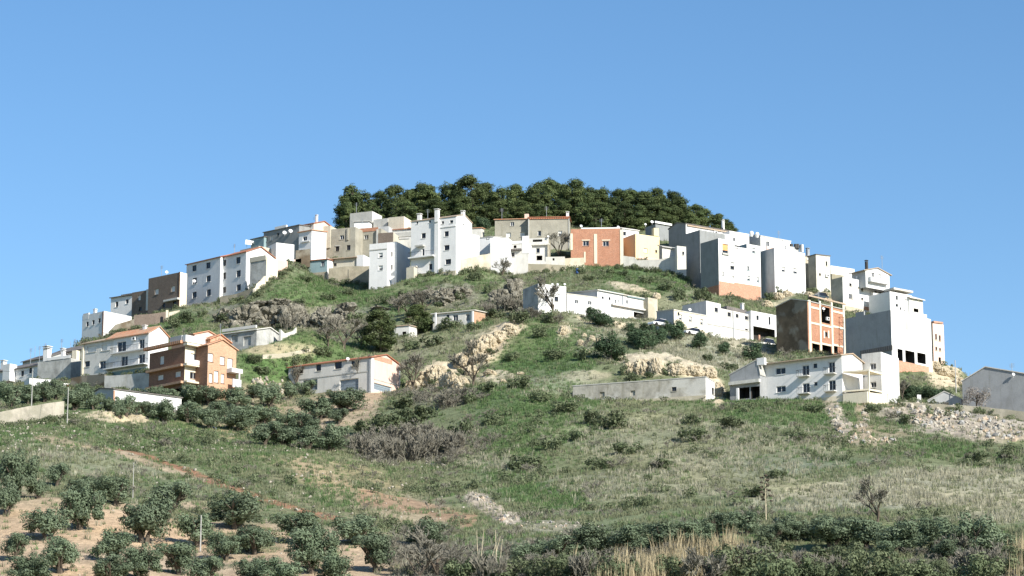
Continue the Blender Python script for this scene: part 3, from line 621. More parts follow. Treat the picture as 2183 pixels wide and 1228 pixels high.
for x, y in ((1602, 496.5), (1614, 499)):
    t = MB(); p = at(x, y, 603); t.tube([p - np.array((0, 0, .9)), p - np.array((0, 0, .3)), p, p + np.array((0, 0, .3)), p + np.array((0, 0, .42))], [.25, .45, .5, .35, .1], 10); t.build('roof_pot', M['dish_white'], b.root)
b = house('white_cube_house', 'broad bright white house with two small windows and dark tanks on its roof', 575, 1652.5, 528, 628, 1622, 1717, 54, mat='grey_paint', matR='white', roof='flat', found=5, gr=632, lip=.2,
          wr=[(1670, 574, 8, 10, 's1'), (1695.5, 577.5, 9, 11, 's1')])
b.slabpx('roof_wall', 'white', 'R', 1709.5, 1713, 521, 537, -.8, .0); b.slabpx('roof_wall', 'grey_paint', 'R', 1682, 1710, 524, 536, -1.2, -1.0)
for x in (1687, 1696, 1700):
    t = MB(); p = at(x, 524, 580); t.tube([p - np.array((0, 0, .6)), p + np.array((0, 0, .35))], .38, 10); t.build('water_tank', M['frame_dark'], b.root)
b.slabpx('roof_wall', 'pink', 'R', 1655, 1676, 521, 531, -3.2, -3.0)
b = house('cream_stone_house', 'old cream stone house with two projecting bays right of the broad white house', 586, 1741, 543, 620, 1737, 1770, 55, mat='stone_pale', matR='concrete_pale', roof='sx', rise=.2, rmat='tile_dark', over=.15, found=4, dl=2.5, gr=622,
          wr=[(1762, 562, 3, 9, 'k'), (1748, 585, 4, 5, 'k')])
c = more(b, 590, 1716, 546, 615, 1712, 1742, phi=58, mat='stone_pale', matR='stone_pale', roof='sy', rise=.3, rmat='tile_dark', over=.1, dl=4, gnd=False, found=4, wr=[(1726.5, 577, 4, 9, 'k'), (1723, 551, 4, 6, 's')])
c.chimney(1722, 532, 544, 6, 2.0, f='R', mat='metal_grey'); b.aircon('R', 1762, 588)
b = house('white_house', 'low blank white wall house between the cream stone house and the white house with balconies', 592, 1772, 566, 620, 1766, 1822, 58, mat='white', roof='flat', gnd=False, found=2)
b.strip('shaded_recess', 'stone', 'R', 1772, 1798, 586, 640, .3)  # darker stone strip, its colour stands in for a shaded recess
b = house('balcony_house', 'white house with two balconies, an upper storey and a dark chimney on the right skyline', 562, 1798, 590, 664, 1772, 1897, 52, mat='stone_pale', matR='white', roof='flat', found=4, lip=.2, gl=640,
          wr=[(1813, 607, 5, 6, 'k'), (1813.5, 632, 8, 10, 'w'), (1838, 617, 4, 8, 'k'), (1838, 637, 4, 5, 'k'), (1830, 613, 3, 4, 's'), (1867, 625, 5, 11, 'd'), (1876, 627, 6, 10, 'd'), (1889, 649, 4, 9, 's')])
c = more(b, 563.5, 1846, 576, 610, 1816, 1896, mat='grey_paint', matR='white', roof='gx', rise=.9, rmat='tile_tan', over=.6, gnd=False, found=.2, wr=[(1861, 588, 6, 13, 'd'), (1875, 590, 6, 12, 's')])
c.balcony('R', 1850, 1889, 604.5, .9, .15, rail='solid', mat='white', rh=.8); b.balcony('R', 1855, 1885, 636, .9, .15, rail='solid', mat='white_old', rh=.7)
c.chimney(1847, 558, 572, 5, 1.5, f='R', mat='frame_dark'); b.slabpx('awning', 'frame_dark', 'R', 1877, 1890, 628, 633, .02, .9)
b.strip('plinth', 'stone_pale', 'R', 1800, 1842, 655, 678, .08); b.strip('plinth', 'brick_salmon', 'R', 1842, 1860, 655, 662, .08)
b.chimney(1827, 589, 600, 4, .6, f='R', cap=False)
b = house('gable_house', 'white house with a pale sloping roof and porch at the right skyline end', 560, 1899, 621, 700, 1892, 1944, 52, mat='white', roof='flat', found=4, dl=6, gnd=False, lip=.15,
          wr=[(1912, 635, 4, 9, 'k'), (1912, 651, 5, 6, 'k'), (1920, 658, 3, 6, 'k'), (1931, 642, 4, 9, 's'), (1928, 665, 3, 9, 's')])
c = more(b, 563, 1940, 634, 700, 1936, 1968, phi=52, mat='white', matR='white_old', roof='sy', rise=1.6, rmat='tile_pale', over=.5, dl=4, gnd=False, wr=[(1953, 664, 10, 12, 'o')])
b.slabpx('roof_slab', 'tile_pale', 'R', 1903, 1944, 617, 621, -2.5, .35); b.slabpx('drain_pipe', 'frame_brown', 'R', 1941, 1943, 634, 680, .01, .15)

# -- right cluster, lower
b = house('grey_flank_building', 'big building with blank shaded flank, white front and three dark openings above a brick base', 490, 1903, 661, 800, 1803, 1986, 46, mat='grey_mid', matR='white', roof='flat', found=5, lip=.5, gnd=False,
          wr=[(1919, 757, 11, 25, 'o'), (1940, 761, 20, 25, 'o'), (1964.5, 764, 18, 22, 'o')])
b.strip('brick_base', 'brick_salmon', 'R', 1904, 1980, 774, 806, .07); b.strip('cement_base', 'stone_pale', 'R', 1904, 1980, 806, 850, .05)
b.strip('terrace_recess_shade', 'grey_paint', 'R', 1928, 1948, 676, 704, .04)  # raised grey strip, its colour stands in for the shade of a recess
b.strip('roof_fin', 'white', 'R', 1948, 1975, 668, 684, .10)
b.slabpx('flank_hump', 'grey_mid', 'L', 1824, 1842, 665, 690, -.3, .004)
b.strip('flank_band', 'tile_dark', 'L', 1835, 1903, 742, 752, .15)
b = house('cream_tower', 'narrow cream tower with an open dark top at the right edge of the village', 512, 1991, 689, 780, 1985, 2013, 60, mat='stone_pale', matR='pink', roof='flat', found=4, dl=4, gr=775,
          wr=[(1995.5, 718, 3.5, 12, 'k'), (2003.5, 721, 3.5, 12, 'k'), (1996, 743, 3.5, 7, 'k'), (2004, 745, 3.5, 6, 'k'), (2003.5, 769, 4.5, 14, 'o'), (1996, 696, 9, 12, 'o')])
b.slabpx('roof_slab', 'brick_salmon', 'R', 1990, 2010, 685.5, 689, -1, .1)
b = house('brick_frame_building', 'unfinished brick building with pale concrete columns and beams and a dark stone flank', 505, 1723.5, 642, 752, 1655, 1801, 45, mat='moss', matR='brick_frame', roof='gy', rise=.9, rmat='cement', over=.15, found=5,
          wr=[(1760, 672, 18, 34, 'o'), (1761.5, 712.5, 5, 9, 'k'), (1739.5, 741, 15, 19, 'o'), (1762.5, 744, 19, 18, 'o'), (1782, 746, 8, 15, 'o')], gl=765)
for x0, x1, y0, y1 in ((1724, 1728.5, 640, 752), (1747, 1750.5, 642, 755), (1772, 1775.5, 645, 757), (1797, 1801, 650, 760)): b.strip('column', 'cream', 'R', x0, x1, y0, y1, .10)
for x0, x1, y in ((1728.6, 1746.9, 657), (1775.6, 1796.9, 666), (1728.6, 1746.9, 690), (1750.6, 1771.9, 695), (1775.6, 1796.9, 698), (1728.6, 1746.9, 731), (1750.6, 1771.9, 734.5), (1775.6, 1796.9, 737)): b.strip('beam', 'cream', 'R', x0, x1, y - 2, y + 2, .085)
b.strip('window_surround', 'cream', 'R', 1755.5, 1758.4, 705, 721, .06); b.strip('window_surround', 'cream', 'R', 1764.6, 1767.5, 705, 721, .06)
b.strip('roof_edge', 'tile_tan', 'R', 1723, 1802, 638, 641, .2); b.dish(1752.5, 659, 3.4, .2, 'R'); b.aircon('R', 1762, 680)
t = MB(); X0, X1 = 1789, 1798
for x in (X0, X1):
    t.tube([at(x, 752, 498), at(x, 676, 498)], .05, 4); t.tube([at(x, 752, 499.3), at(x, 676, 499.3)], .05, 4)
for y in range(676, 752, 12): t.tube([at(X0 - 2, y, 498), at(X1 + 2, y, 498)], .045, 4); t.tube([at(X0, y, 498), at(X1, y + 11, 499.3)], .03, 4); t.tube([at(X1, y, 498), at(X1, y, 499.3)], .04, 4)
r = Root('scaffold_tower', at(1793, 752, 498)); tag(r.e, 'rusty red scaffold tower against the right edge of the unfinished brick building', 'scaffold'); t.build('frame', M['rust'], r)
r = Root('standpipe', at(1800, 756, 496)); tag(r.e, 'pale vertical pipe beside the rusty scaffold tower', 'pipe'); t = MB(); t.tube([at(1800, 758, 496), at(1800, 701, 496)], .18, 8); t.tube([at(1791, 701, 496), at(1800.5, 701, 496)], .18, 8); t.build('pipe', M['white_old'], r)

b = house('modern_house', 'white modern house with a wide tiled eave and four balcony doors at the lower right', 452, 1797, 757, 858, 1622, 1839, 33, mat='white', roof='gx', rise=.8, rmat='tile_tan', over=.8, found=3, gl=856, gr=856,
          wl=[(1664, 791, 21, 14, 'w'), (1665, 829.5, 20, 13, 'w'), (1717.5, 790.5, 15, 24, 'd'), (1773, 784, 14, 25, 'd'), (1718.5, 827.5, 15, 21, 'd'), (1774, 821.5, 15, 22, 'd'), (1738, 780, 8, 10, 'k'), (1739, 818.5, 7, 8, 'k'), (1774.5, 856, 12, 9, 'o')])
for x0, x1, y in ((1703, 1727, 804), (1760, 1783, 798.5), (1704, 1728, 841), (1761, 1784, 836)): b.balcony('L', x0, x1, y, 1.0, .14, rail='bars', mat='white_old')
b.strip('plinth', 'cream', 'L', 1650, 1797, 851, 866, .08); b.chimney(1618, 764, 772, 8, -.2, cap=False)
c = more(b, 449, 1852, 788, 862, 1799, 1882, mat='cream', roof='flat', gnd=False, dr=.1, found=2, lip=0) if False else None
b.slabpx('plinth', 'cream', 'L', 1800, 1852, 838, 862, .1, .5)
r = b.root; t = MB()
A0, A1 = at(1797, 795, 451.5), at(1853, 791, 449.5); B0, B1 = at(1843, 799, 456.5), at(1884, 800, 454)
th = np.array((0, 0, .28))
t.hexa([A0, A1, B1, B0, A0 + th, A1 + th, B1 + th, B0 + th]); 
A0, A1, B1, B0 = at(1797, 836, 451.5), at(1853, 832, 449.5), at(1884, 838, 454), at(1843, 838, 456.5)
t.hexa([A0, A1, B1, B0, A0 + th, A1 + th, B1 + th, B0 + th]); t.build('terrace_slab', M['cream'], r)
t = MB(); t.tube([at(1852, 864, 449.7), at(1852, 791, 449.7)], .16, 4); t.build('terrace_column', M['cream'], r); t = MB(); t.tube([at(1892, 866, 453.8), at(1892, 840, 453.8)], .12, 4); t.build('terrace_column', M['cream'], r)
t = MB(); z = np.array((0, 0, .0)); P0, P1 = at(1800, 862, 451.3), at(1852, 866, 449.8)
t.quad(P0, P1, at(1852, 836, 449.8), at(1800, 839, 451.3)); P2 = at(1892, 864, 453.8); t.quad(P1, P2, at(1892, 842, 453.8), at(1852, 836, 449.8)); t.build('terrace_parapet', M['cream'], r)
b = house('white_stair_tower', 'white block with a grey recessed terrace wall at the right end of the modern house', 457, 1881, 750, 862, 1838, 1917, 34, mat='white_old', matR='white', roof='flat', found=3, lip=.15, gr=860,
          wl=[(1861, 781, 13, 13, 'w'), (1862, 820, 12, 12, 'w'), (1836, 826, 4, 13, 's')])
b.strip('floor_band', 'white', 'L', 1840, 1881, 793, 799, .1)
b = house('carport', 'grey lean-to with an arched dark opening and a white pillar left of the modern house', 458, 1621, 792, 862, 1556, 1640, 33, mat='grey_mid', roof='gy', rise=2.0, apx=.06, rmat='cement', over=.1, dr=8, found=3, gl=858,
          wl=[(1587, 838, 22, 24, 'o'), (1610, 837, 19, 26, 'o')])
b.slabpx('roof_slab', 'concrete_pale', 'L', 1557, 1622, 812, 819, .0, .7); b.slabpx('pillar', 'white', 'L', 1575, 1579, 829, 857, .5, .9); b.slabpx('roof_wall', 'white', 'L', 1614, 1630, 763, 778, -.6, .1)

# -- shed, row of low houses on the mid slope
b = house('long_shed', 'long low grey weathered shed with a white right end on the mid slope', 455, 1505, 804, 857, 1221, 1536, 21, mat='shed_wall', matR='white', roof='sx', rise=-.02, rmat='cement', over=.06, found=2.5, dr=5, gl=850,
          wl=[(1437, 829.5, 10, 9, 'k'), (1349, 838, 10, 11, 'n'), (1284, 841, 10, 11, 'n')], wr=[(1520, 834, 5, 14, 'k')])
b.strip('plinth', 'stone_pale', 'L', 1262, 1505, 851, 868, .35)
b = house('white_house', 'white house with a grey left wall and four dark windows behind a bare tree', 525, 1147, 604, 668, 1115, 1207, 62, mat='white_stained', matR='white', roof='flat', lip=.15, found=3, gr=670,
          wr=[(1152.5, 631, 6, 7, 'k'), (1165, 636, 8, 10, 'k'), (1186, 637.5, 8, 10, 'k'), (1176, 618, 6, 7, 'k')])
for x in (1176, 1187, 1202): b.dish(x, 607, 2.6, .6, 'R')
b.strip('floor_band', 'grey_paint', 'L', 1116, 1147, 651, 653, .06)
b = house('low_white_house', 'low white house with two square windows between two taller white houses on mid slope', 528.3, 1209, 627, 676, 1203, 1278, 60, mat='white', roof='sy', rise=.3, rmat='tile_pale', over=.1, dl=5, found=3, gr=680,
          wr=[(1229.5, 643.5, 8, 8, 'w'), (1257.5, 646, 8, 8, 'w')])
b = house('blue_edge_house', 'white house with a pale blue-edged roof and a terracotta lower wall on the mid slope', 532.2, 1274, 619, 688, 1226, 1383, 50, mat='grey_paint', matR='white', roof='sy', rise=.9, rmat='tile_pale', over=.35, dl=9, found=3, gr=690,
          wr=[(1285, 634.5, 4, 5, 'k'), (1299.5, 636.5, 4, 6, 'k'), (1312, 643.5, 3, 10, 'd'), (1318, 645, 3, 10, 's'), (1337, 643.5, 4, 7, 'w'), (1362, 672.5, 22, 12, 'o'), (1367, 661, 6, 4, 's')])
b.strip('terracotta_panel', 'pink', 'R', 1303, 1349, 660, 678, .05); b.slabpx('floor_slab', 'white_old', 'R', 1302, 1378, 654, 657.5, .0, .6); b.slabpx('yard_wall', 'white', 'R', 1290, 1385, 679, 688, 1.0, 1.3)
b.slabpx('drain_pipe', 'metal_grey', 'R', 1325.5, 1327.5, 632, 654, .01, .15); b.slabpx('gutter', 'teal', 'R', 1276, 1328, 622, 625, .1, .3); b.slabpx('gutter', 'teal', 'R', 1336, 1381, 634, 637, .1, .3)
b = house('ruined_wall', 'ragged pale stone ruin end right of the blue-edged white house', 539, 1382, 634, 690, 1379, 1402, 50, cat='ruin', mat='stone_pale', roof='flat', lip=.8, dl=3, found=3)
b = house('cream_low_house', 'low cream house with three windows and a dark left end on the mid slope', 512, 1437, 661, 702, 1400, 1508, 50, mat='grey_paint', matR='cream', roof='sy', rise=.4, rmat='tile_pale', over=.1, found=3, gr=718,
          wr=[(1446.5, 669, 4, 7, 'k'), (1451, 676, 6, 11, 's1'), (1472, 680, 6, 10, 's1'), (1496, 686, 6, 11, 's1')])
b.dish(1468, 661, 3.6, 1.0, 'R')
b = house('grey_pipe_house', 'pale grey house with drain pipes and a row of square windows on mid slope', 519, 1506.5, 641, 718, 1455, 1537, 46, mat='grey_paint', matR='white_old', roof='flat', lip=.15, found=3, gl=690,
          wr=[(1527, 660.5, 7, 9, 'k')])
q = b.P(0, b.WR, 0)
c = more(b, q[1], 1536.5, 657, 722, 1530, 1602, mat='white_old', roof='flat', lip=.15, dl=8, found=3, gr=735,
         wr=[(1554.5, 670.5, 7, 9, 'k'), (1571.5, 673.5, 6, 8, 'k'), (1591.5, 678, 7, 8, 'k'), (1591.5, 703, 6, 4, 'k')])
for x, y0, y1 in ((1562, 664, 720), (1600, 672, 712)): c.slabpx('drain_pipe', 'metal_grey', 'R', x, x + 1.2, y0, y1, .01, .12)
b.strip('floor_band', 'cement', 'R', 1508, 1537, 692, 694, .07); c.strip('floor_band', 'cement', 'R', 1538, 1601, 700, 702, .07)
c.chimney(1582, 650, 668, 6, 2.0, f='R'); c.slabpx('roof_shed', 'tile_dark', 'R', 1558, 1600, 655, 666, -4, -1.0)
b = house('cream_carport_house', 'cream white house over a dark carport left of the unfinished brick building', 527, 1602, 662, 735, 1596, 1656, 50, mat='white', roof='flat', lip=.2, dl=5, found=3, gnd=False,
          wr=[(1615, 677.5, 5, 10, 'k'), (1640.5, 684, 4, 17, 'k'), (1629, 716, 46, 34, 'o')])
b.slabpx('post', 'brick_salmon', 'R', 1614, 1617, 715, 738, .2, .5)

# -- lower left houses
b = house('balcony_house', 'white house with long balconies and an orange tiled roof left of the brown brick house', 486, 315, 709, 792, 228, 358, 36, mat='white', roof='gx', rise=1.5, rmat='tile_orange', over=.35, found=3, gr=770,
          wl=[(259, 739, 19, 22, 'd'), (302, 734.5, 12, 23, 'd'), (265, 770.5, 14, 23, 'd'), (302, 765.5, 14, 22, 'd')])
b.balcony('L', 241, 314, 751, .9, .16, rail='bars'); b.balcony('L', 229, 316, 784, 1.2, .16, rail='bars'); b.aircon('L', 287, 722.5); b.dish(251, 764, 3.2)
b.strip('teal_band', 'teal', 'L', 230, 312, 789, 799, .1); b.chimney(309, 697, 708, 7, 2.0); b.mast(343, 692, 710, 4, arms=False)
c = more(b, 491.0, 240, 723, 798, 176, 250, mat='white_old', roof='gx', rise=1.3, rmat='tile_tan', over=.35, dr=8, found=3,
         wl=[(195.5, 744, 19, 13, 's'), (226, 740.5, 19, 13, 's'), (186, 776, 11, 12, 'k'), (218.5, 778, 13, 17, 'd'), (237, 767, 11, 12, 's1')])
c.slabpx('corner_pilaster', 'cream', 'L', 175, 178.5, 732, 802, .0, .2)
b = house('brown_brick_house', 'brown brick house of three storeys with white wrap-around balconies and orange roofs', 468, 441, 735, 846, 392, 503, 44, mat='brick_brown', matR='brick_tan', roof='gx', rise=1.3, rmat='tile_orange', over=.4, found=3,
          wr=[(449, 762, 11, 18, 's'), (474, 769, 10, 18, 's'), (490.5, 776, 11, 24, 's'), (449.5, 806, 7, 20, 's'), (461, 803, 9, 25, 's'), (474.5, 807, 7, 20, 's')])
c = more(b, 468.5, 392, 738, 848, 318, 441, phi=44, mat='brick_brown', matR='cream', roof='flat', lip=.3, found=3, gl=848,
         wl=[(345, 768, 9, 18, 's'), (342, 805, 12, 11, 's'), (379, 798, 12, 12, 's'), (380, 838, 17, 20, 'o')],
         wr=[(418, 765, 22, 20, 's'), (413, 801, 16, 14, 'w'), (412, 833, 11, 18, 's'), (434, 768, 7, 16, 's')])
for y in (780, 816): 
    c.slabpx('floor_slab', 'cream', 'R', 390, 442, y, y + 4, .0, 1.0); c.slabpx('floor_slab', 'brick_tan', 'L', 318, 393, y + 4, y + 9, .0, .8)
c.slabpx('balcony_front', 'white', 'R', 391, 441, 719, 733, -.2, .6); c.slabpx('balcony_front', 'white', 'R', 391, 434, 770, 781, .85, 1.0); c.slabpx('floor_slab', 'cream', 'R', 391, 442, 736, 741, .0, 1.0)
c.slabpx('balcony_front', 'grey_paint', 'L', 367, 392, 718, 732, -.2, .5); c.slabpx('eave', 'tile_orange', 'L', 314, 393, 735, 741, .0, .9)
d = more(b, 473, 414, 712, 745, 366, 448, phi=44, mat='brick_tan', matR='pink', roof='gx', rise=.9, rmat='tile_orange', over=.5, gnd=False, found=.3, dr=6)
d = more(b, 470.5, 448, 722, 752, 430, 490, phi=44, mat='brick_tan', roof='gx', rise=1.0, rmat='tile_orange', over=.4, gnd=False, found=.3, wr=[(468, 726, 5, 8, 'k'), (460, 724, 3, 6, 'n'), (478, 728, 3, 6, 'n')])
b.slabpx('porch_roof', 'white', 'R', 483, 506, 788, 797, .0, 1.4); b.slabpx('porch_wall', 'white', 'R', 485, 503, 811, 828, 1.2, 1.4); b.slabpx('porch_column', 'white', 'R', 498, 500.5, 797, 812, 1.2, 1.4)
b.slabpx('porch_wall', 'brick_tan', 'R', 485, 503, 828, 846, 1.2, 1.4)
wall_run('retaining_wall', 'stained grey concrete retaining wall below the white balcony house', 'white_stained', [(222, 801, 834, 480), (270, 798, 836, 478), (331, 792, 838, 475)], thick=.5)
wall_run('retaining_wall', 'dark rubble bank wall left of the stained grey retaining wall', 'moss', [(150, 806, 824, 488), (185, 800, 826, 486), (222, 798, 830, 483)], thick=.5)
b = house('white_barn', 'low white barn with a grey gable among olives in front of the white balcony house', 455, 241, 830, 866, 184, 361, 52, mat='grey_paint', matR='white', roof='gy', rise=.75, rmat='tile_dark', over=.2, found=2.5, dr=13,
          wl=[(203, 853, 16, 16, 'o')])
b.strip('corner_post', 'brick_salmon', 'R', 241.5, 245, 833, 862, .08)
b = house('stained_barn', 'derelict grey-white barn with a stained sunlit gable below the dark rocks', 500, 546, 703, 762, 476, 602, 32, mat='white_stained', matR='white_stained', roof='gx', rise=1.0, rmat='white_old', over=.3, found=3,
          wl=[(500, 722, 14, 15, 'n'), (527, 727, 16, 20, 'n')])
b.slabpx('eave', 'white_old', 'L', 476, 548, 698, 704, .0, .4)
wall_run('garden_wall', 'pale wall with a stepped top right of the derelict stained barn', 'concrete_pale', [(598, 702, 744, 503), (607, 711, 742, 504), (626, 705, 735, 505.5), (632, 698, 726, 506)], thick=.4)
wall_run('garden_wall', 'low stone edging below the derelict stained barn', 'stone_pale', [(560, 756, 762, 492), (612, 752, 760, 494), (662, 743, 752, 496)], thick=.5)
b = house('garage_building', 'long white garage building with blue-grey garage doors and a peach gable at mid left', 482, 791, 762, 836, 615, 853, 32, mat='white_old', matR='pink', roof='gx', rise=1.2, rmat='tile_red', over=.25, found=3, gl=834, gr=836,
          wl=[(640, 790, 13, 13, 'k'), (679, 784, 11, 14, 'k'), (721, 779, 15, 15, 'k'), (757, 776, 16, 15, 'k'), (661, 821, 31, 23, 'g'), (744, 821, 40, 26, 'g')], wr=[(816, 828, 38, 15, 'g')])
b.strip('floor_band', 'cement', 'L', 640, 790, 799, 801, .06); b.strip('floor_band', 'cement', 'R', 792, 849, 813, 815, .06); b.slabpx('drain_pipe', 'metal_grey', 'L', 787.5, 789.5, 764, 834, .01, .14); b.slabpx('drain_pipe', 'metal_grey', 'R', 850, 852, 778, 834, .01, .14); b.dish(744, 766, 3.8)
b.strip('corner_pilaster', 'white', 'R', 791.3, 796, 764, 835, .05)
b.strip('gable_facing', 'brick_salmon', 'R', 798, 836, 762, 772, .03)
b = house('small_white_house', 'small white house with a patched pale roof above the dark pines', 526, 1011, 662, 692, 922, 1040, 24, mat='white_old', matR='brick_tan', roof='sx', rise=.7, rmat='tile_pale', over=.35, found=3, gr=675,
          wl=[(971, 678, 11, 14, 'd'), (997, 677, 8, 15, 'd'), (955, 675, 6, 8, 'k')])
b.slabpx('post', 'white', 'L', 930, 933, 668, 700, .4, .7); b.slabpx('post', 'white', 'L', 1008, 1011, 664, 688, .2, .5)
b = house('ruined_hut', 'small pale ruined hut half hidden behind the dark pines', 524, 872, 694, 724, 840, 880, 20, mat='white_old', roof='sx', rise=.4, rmat='tile_tan', over=.2, dr=4, found=3, wl=[(862, 714, 8, 14, 'o')])
# -- far right
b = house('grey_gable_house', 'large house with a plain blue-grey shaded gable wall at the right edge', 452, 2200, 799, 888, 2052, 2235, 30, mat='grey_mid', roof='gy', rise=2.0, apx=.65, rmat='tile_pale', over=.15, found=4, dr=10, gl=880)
b.dish(2162, 799, 3.6, 0); b.mast(2157, 774, 795, 2.0); b.mast(2068, 794, 815, 2, arms=False)
b = house('small_gable_shed', 'small blue-grey shed with a low gable behind the parapet at the right', 462, 2050, 851, 872, 1978, 2060, 16, mat='grey_paint', roof='gy', rise=1.4, rmat='cement', over=.1, found=3, dr=4, gnd=False, wl=[(1997, 860, 8, 6, 's')])
wall_run('road_parapet', 'long low tan road parapet above the rubble slope at the right', 'stone_pale', [(1918, 857, 866, 450), (1990, 861, 872, 448), (2090, 866, 882, 445), (2200, 880, 905, 441), (2300, 890, 915, 438)], thick=.5, cat='parapet')
wall_run('white_pillar', 'short white rounded pillar behind the road parapet', 'white', [(1956, 841, 860, 456), (1964, 842, 860, 456)], thick=.5, cat='pillar')
wall_run('field_wall', 'tall pale weathered stone wall at the left edge above the green field', 'field_stone', [(-60, 890, 915, 428), (0, 878, 911, 430), (60, 866, 903, 432), (112, 858, 896, 433), (136, 855, 890, 434)], thick=.6)


for key, sx, y0, y1, off in (('five small white framed windows', 672, 462, 486, 2), ('terracotta block band under', 772, 466, 488, 2), ('on the skyline in front of', 760, 432, 452, 2), ('joined left of its red-banded', 1070, 444, 466, 3), ('with a red roof band', 1165, 440, 462, 3), ('concrete columns', 1282, 466, 488, 3),
        ('full-height chimney', 912, 446, 466, 3), ('twelve dark windows', 500, 520, 542, 3), ('sunlit cream side wall and', 345, 566, 584, 2), ('wrap-around balconies', 470, 690, 712, 3)):
    b = next(v for k, v in HB.items() if key in k); b.mast(sx, y0, y1, off)
for key, sx, y0, y1, off in (('notch in its roof', 1560, 492, 510, 2), ('dark tanks on its', 1668, 512, 530, 2), ('two round pots', 1660, 492, 512, 2), ('an upper storey and', 1880, 545, 566, 2), ('dark stone flank', 1745, 622, 640, 3)):
    b = next(v for k, v in HB.items() if key in k); b.mast(sx, y0, y1, off, 'R')
# ------------------------------------------------------------------ the hillside
def vnoise(x, y, seed):
    xi = np.floor(x).astype(np.int64); yi = np.floor(y).astype(np.int64); fx = x - xi; fy = y - yi
    fx = fx * fx * (3 - 2 * fx); fy = fy * fy * (3 - 2 * fy)
    def h(i, j):
        n = (i * 374761393 + j * 668265263 + seed * 974711) & 0xFFFFFFFF
        n = ((n ^ (n >> 13)) * 1274126177) & 0xFFFFFFFF
        return ((n ^ (n >> 16)) & 0xFFFF) / 32767.5 - 1
    return (h(xi, yi) * (1 - fx) + h(xi + 1, yi) * fx) * (1 - fy) + (h(xi, yi + 1) * (1 - fx) + h(xi + 1, yi + 1) * fx) * fy
def fbm(x, y, lam, octv, seed, gain=.5):
    s = 0; a = 1.0; t = 0
    for k in range(octv):
        s = s + a * vnoise(x / lam + 17.3 * k, y / lam - 9.1 * k, seed + k); t += a; a *= gain; lam /= 2.03
    return s / t
